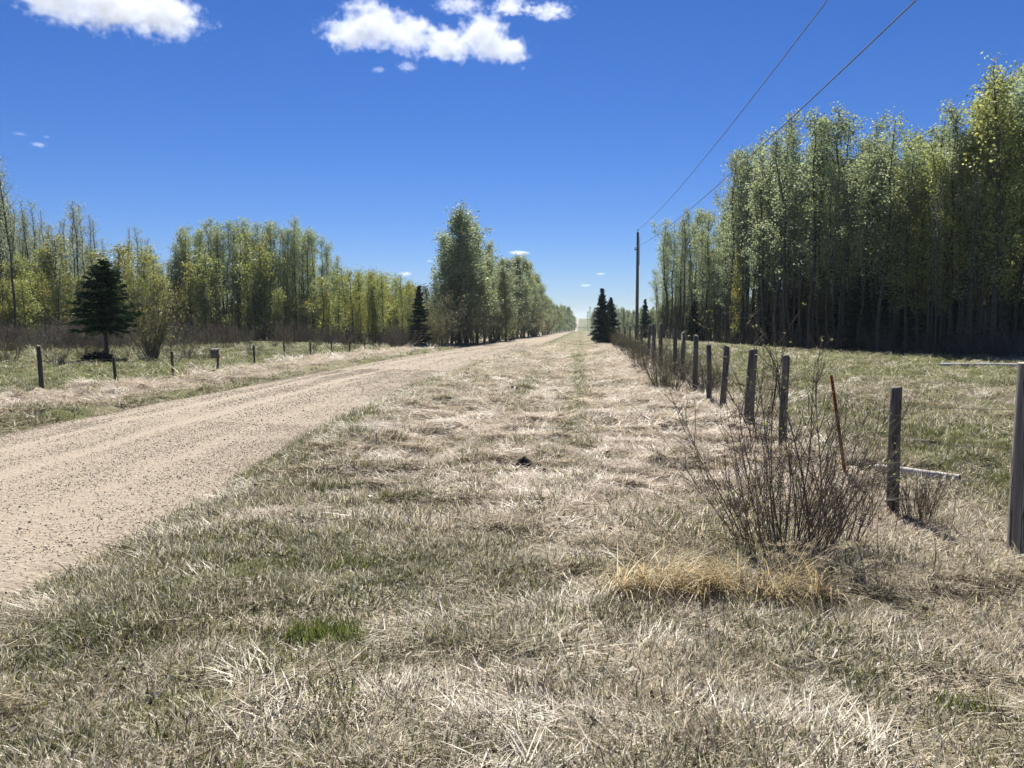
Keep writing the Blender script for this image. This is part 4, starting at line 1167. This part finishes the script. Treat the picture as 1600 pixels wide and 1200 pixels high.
# ------------------------------------------------------------------ clouds: real volumes of drops
def cloud(px, py, wpx, hpx, dist, lobes, label, seed, dens=.035, detail=2.2):
    d = np.array(ray(px, py)); d /= np.linalg.norm(d); c = d * dist + np.array([0, 0, CAM_H])
    W = wpx / FPX * dist / 2; Hh = hpx / FPX * dist / 2
    t = NT('cloud_drops')
    ob_ = t.n('ShaderNodeTexCoord').outputs['Object']
    nz = t.n('ShaderNodeTexNoise', i_Scale=detail, i_Detail=2.0, i_Roughness=.5); nz.noise_dimensions = '4D'; nz.inputs['W'].default_value = seed
    t.l(ob_, nz.inputs['Vector'])
    asp_ = W / Hh
    # displaced coordinates, then the union of the lobes
    sub = t.n('ShaderNodeVectorMath', operation='SUBTRACT'); t.l(nz.outputs['Color'], sub.inputs[0]); sub.inputs[1].default_value = (.5, .5, .5)
    scl_ = t.n('ShaderNodeVectorMath', operation='MULTIPLY'); t.l(sub.outputs[0], scl_.inputs[0]); scl_.inputs[1].default_value = (.35, .6, .75) if hpx > 40 else (1.3, .8, 1.5)
    add = t.n('ShaderNodeVectorMath', operation='ADD'); t.l(ob_, add.inputs[0]); t.l(scl_.outputs[0], add.inputs[1])
    field = None
    for (lx, lz, rx, rz_) in lobes:
        s1 = t.n('ShaderNodeVectorMath', operation='SUBTRACT'); t.l(add.outputs[0], s1.inputs[0]); s1.inputs[1].default_value = (lx, 0, lz)
        s2 = t.n('ShaderNodeVectorMath', operation='DIVIDE'); t.l(s1.outputs[0], s2.inputs[0]); s2.inputs[1].default_value = (rx, max(rx, .6), rz_)
        ln_ = t.n('ShaderNodeVectorMath', operation='LENGTH'); t.l(s2.outputs[0], ln_.inputs[0])
        v = t.math('SUBTRACT', 1.0, ln_.outputs['Value'])
        field = v if field is None else t.math('MAXIMUM', field, v)
    mp = t.n('ShaderNodeMapping'); mp.inputs['Scale'].default_value = (asp_, asp_ * .8, 1.0); t.l(ob_, mp.inputs['Vector'])
    fine = t.n('ShaderNodeTexNoise', i_Scale=2.9, i_Detail=8.0, i_Roughness=.6); fine.noise_dimensions = '4D'; fine.inputs['W'].default_value = seed + 3
    t.l(mp.outputs[0], fine.inputs['Vector'])
    f2 = t.math('ADD', field, t.math('MULTIPLY', t.math('SUBTRACT', fine.outputs['Fac'], .53), 2.6))
    den = t.math('MULTIPLY', t.math('MULTIPLY', f2, 2.2, True), dens)
    vol = t.n('ShaderNodeVolumePrincipled'); vol.inputs['Color'].default_value = (.83, .85, .895, 1); vol.inputs['Anisotropy'].default_value = .35
    t.l(den, vol.inputs['Density']); t.l(vol.outputs[0], t.out.inputs['Volume'])
    m = MB()
    n1, n2 = 20, 10
    vv = [(math.cos(a_) * math.cos(b_) * 1.25, math.sin(a_) * math.cos(b_) * 1.25, math.sin(b_) * 1.3) for b_ in np.linspace(-1.57, 1.57, n2) for a_ in np.arange(n1) * 2 * math.pi / n1]
    m.add(vv, [[r_ * n1 + q, r_ * n1 + (q + 1) % n1, (r_ + 1) * n1 + (q + 1) % n1, (r_ + 1) * n1 + q] for r_ in range(n2 - 1) for q in range(n1)])
    o = m.build('cloud', t.m, None, loc=c); o.scale = (W, W * .6, Hh); o.rotation_euler = (0, 0, math.atan2(d[1], d[0]) - math.pi / 2)
    tag(o, label, 'cloud')
    return o
CD = 1500
cloud(180, 14, 212, 70, CD, [(-.55, .05, .5, .8), (0, .1, .7, .9), (.5, .05, .55, .85), (-.8, .1, .25, .4)], 'long white flat cloud at the upper corner above the lone spruce', 1)
cloud(592, 48, 165, 84, CD, [(-.45, -.15, .55, .55), (-.05, .2, .5, .8), (.5, -.1, .5, .6)], 'puffy white cloud joined to its twin high above the road', 2)
cloud(742, 66, 156, 82, CD, [(-.5, -.1, .5, .6), (.15, .25, .5, .7), (.45, -.25, .6, .5)], 'puffy white cloud, the twin with the more ragged lower edge, above the roadside poplars', 3)
cloud(832, 14, 120, 34, CD, [(-.5, .2, .5, .6), (.4, -.2, .6, .5)], 'small ragged cloud by the sky edge above the two puffy twins', 4, .035)
cloud(718, 8, 80, 30, CD, [(0, 0, .9, .8)], 'small thin cloud scrap just above the gap between the puffy twins', 5, .02)
cloud(548, 10, 40, 22, CD, [(0, 0, .9, .8)], 'tiny wisp over the pointed end of the first puffy twin', 6, .015)
cloud(636, 104, 34, 18, CD, [(0, 0, .9, .8)], 'tiny round wisp just under the puffy twins', 7, .02)
cloud(592, 109, 24, 12, CD, [(0, 0, .9, .8)], 'tiniest wisp under the puffy twins', 8, .02)
cloud(60, 226, 22, 8, CD, [(0, 0, .9, .8)], 'little white wisp, brightest of three above the bare-topped aspens', 9, .04)
cloud(31, 209, 20, 6, CD, [(0, 0, .9, .8)], 'faint wisp, dimmest of three above the bare-topped aspens', 10, .02)
cloud(73, 214, 10, 5, CD, [(0, 0, .9, .8)], 'dot of cloud, smallest of three above the bare-topped aspens', 11, .03)
cloud(811, 395, 38, 9, 2600, [(0, 0, .9, .8)], 'small flat bright cloud just over the lower roadside poplars', 12, .05)
cloud(633, 428, 24, 9, 2600, [(0, 0, .9, .8)], 'low cloud scrap behind the tops of the young poplars', 13, .05)
cloud(939, 428, 18, 4, 2600, [(0, 0, .9, .8)], 'thin flat cloud sliver nearer the power pole, higher of two', 14, .05)
cloud(915, 446, 20, 5, 2600, [(0, 0, .9, .8)], 'thin flat cloud sliver above the vanishing road, lower of two', 15, .05)
cloud(672, 408, 12, 5, 2600, [(0, 0, .9, .8)], 'tiny cloud scrap against the side of the tallest poplar', 16, .04)

# ------------------------------------------------------------------ thin spring haze in the air
t = NT('air')
hv = t.n('ShaderNodeVolumePrincipled'); hv.inputs['Color'].default_value = (.74, .87, 1.0, 1); hv.inputs['Density'].default_value = .00014; hv.inputs['Anisotropy'].default_value = .35
t.l(hv.outputs[0], t.out.inputs['Volume'])
zlo = float(gz.min()) - 1.0
m = MB(); m.box((-4700, -4700, zlo), (4700, 4700, 34.0))
tag(m.build('haze', t.m), 'thin pale spring haze in the air over the whole place', 'haze', kind='stuff')
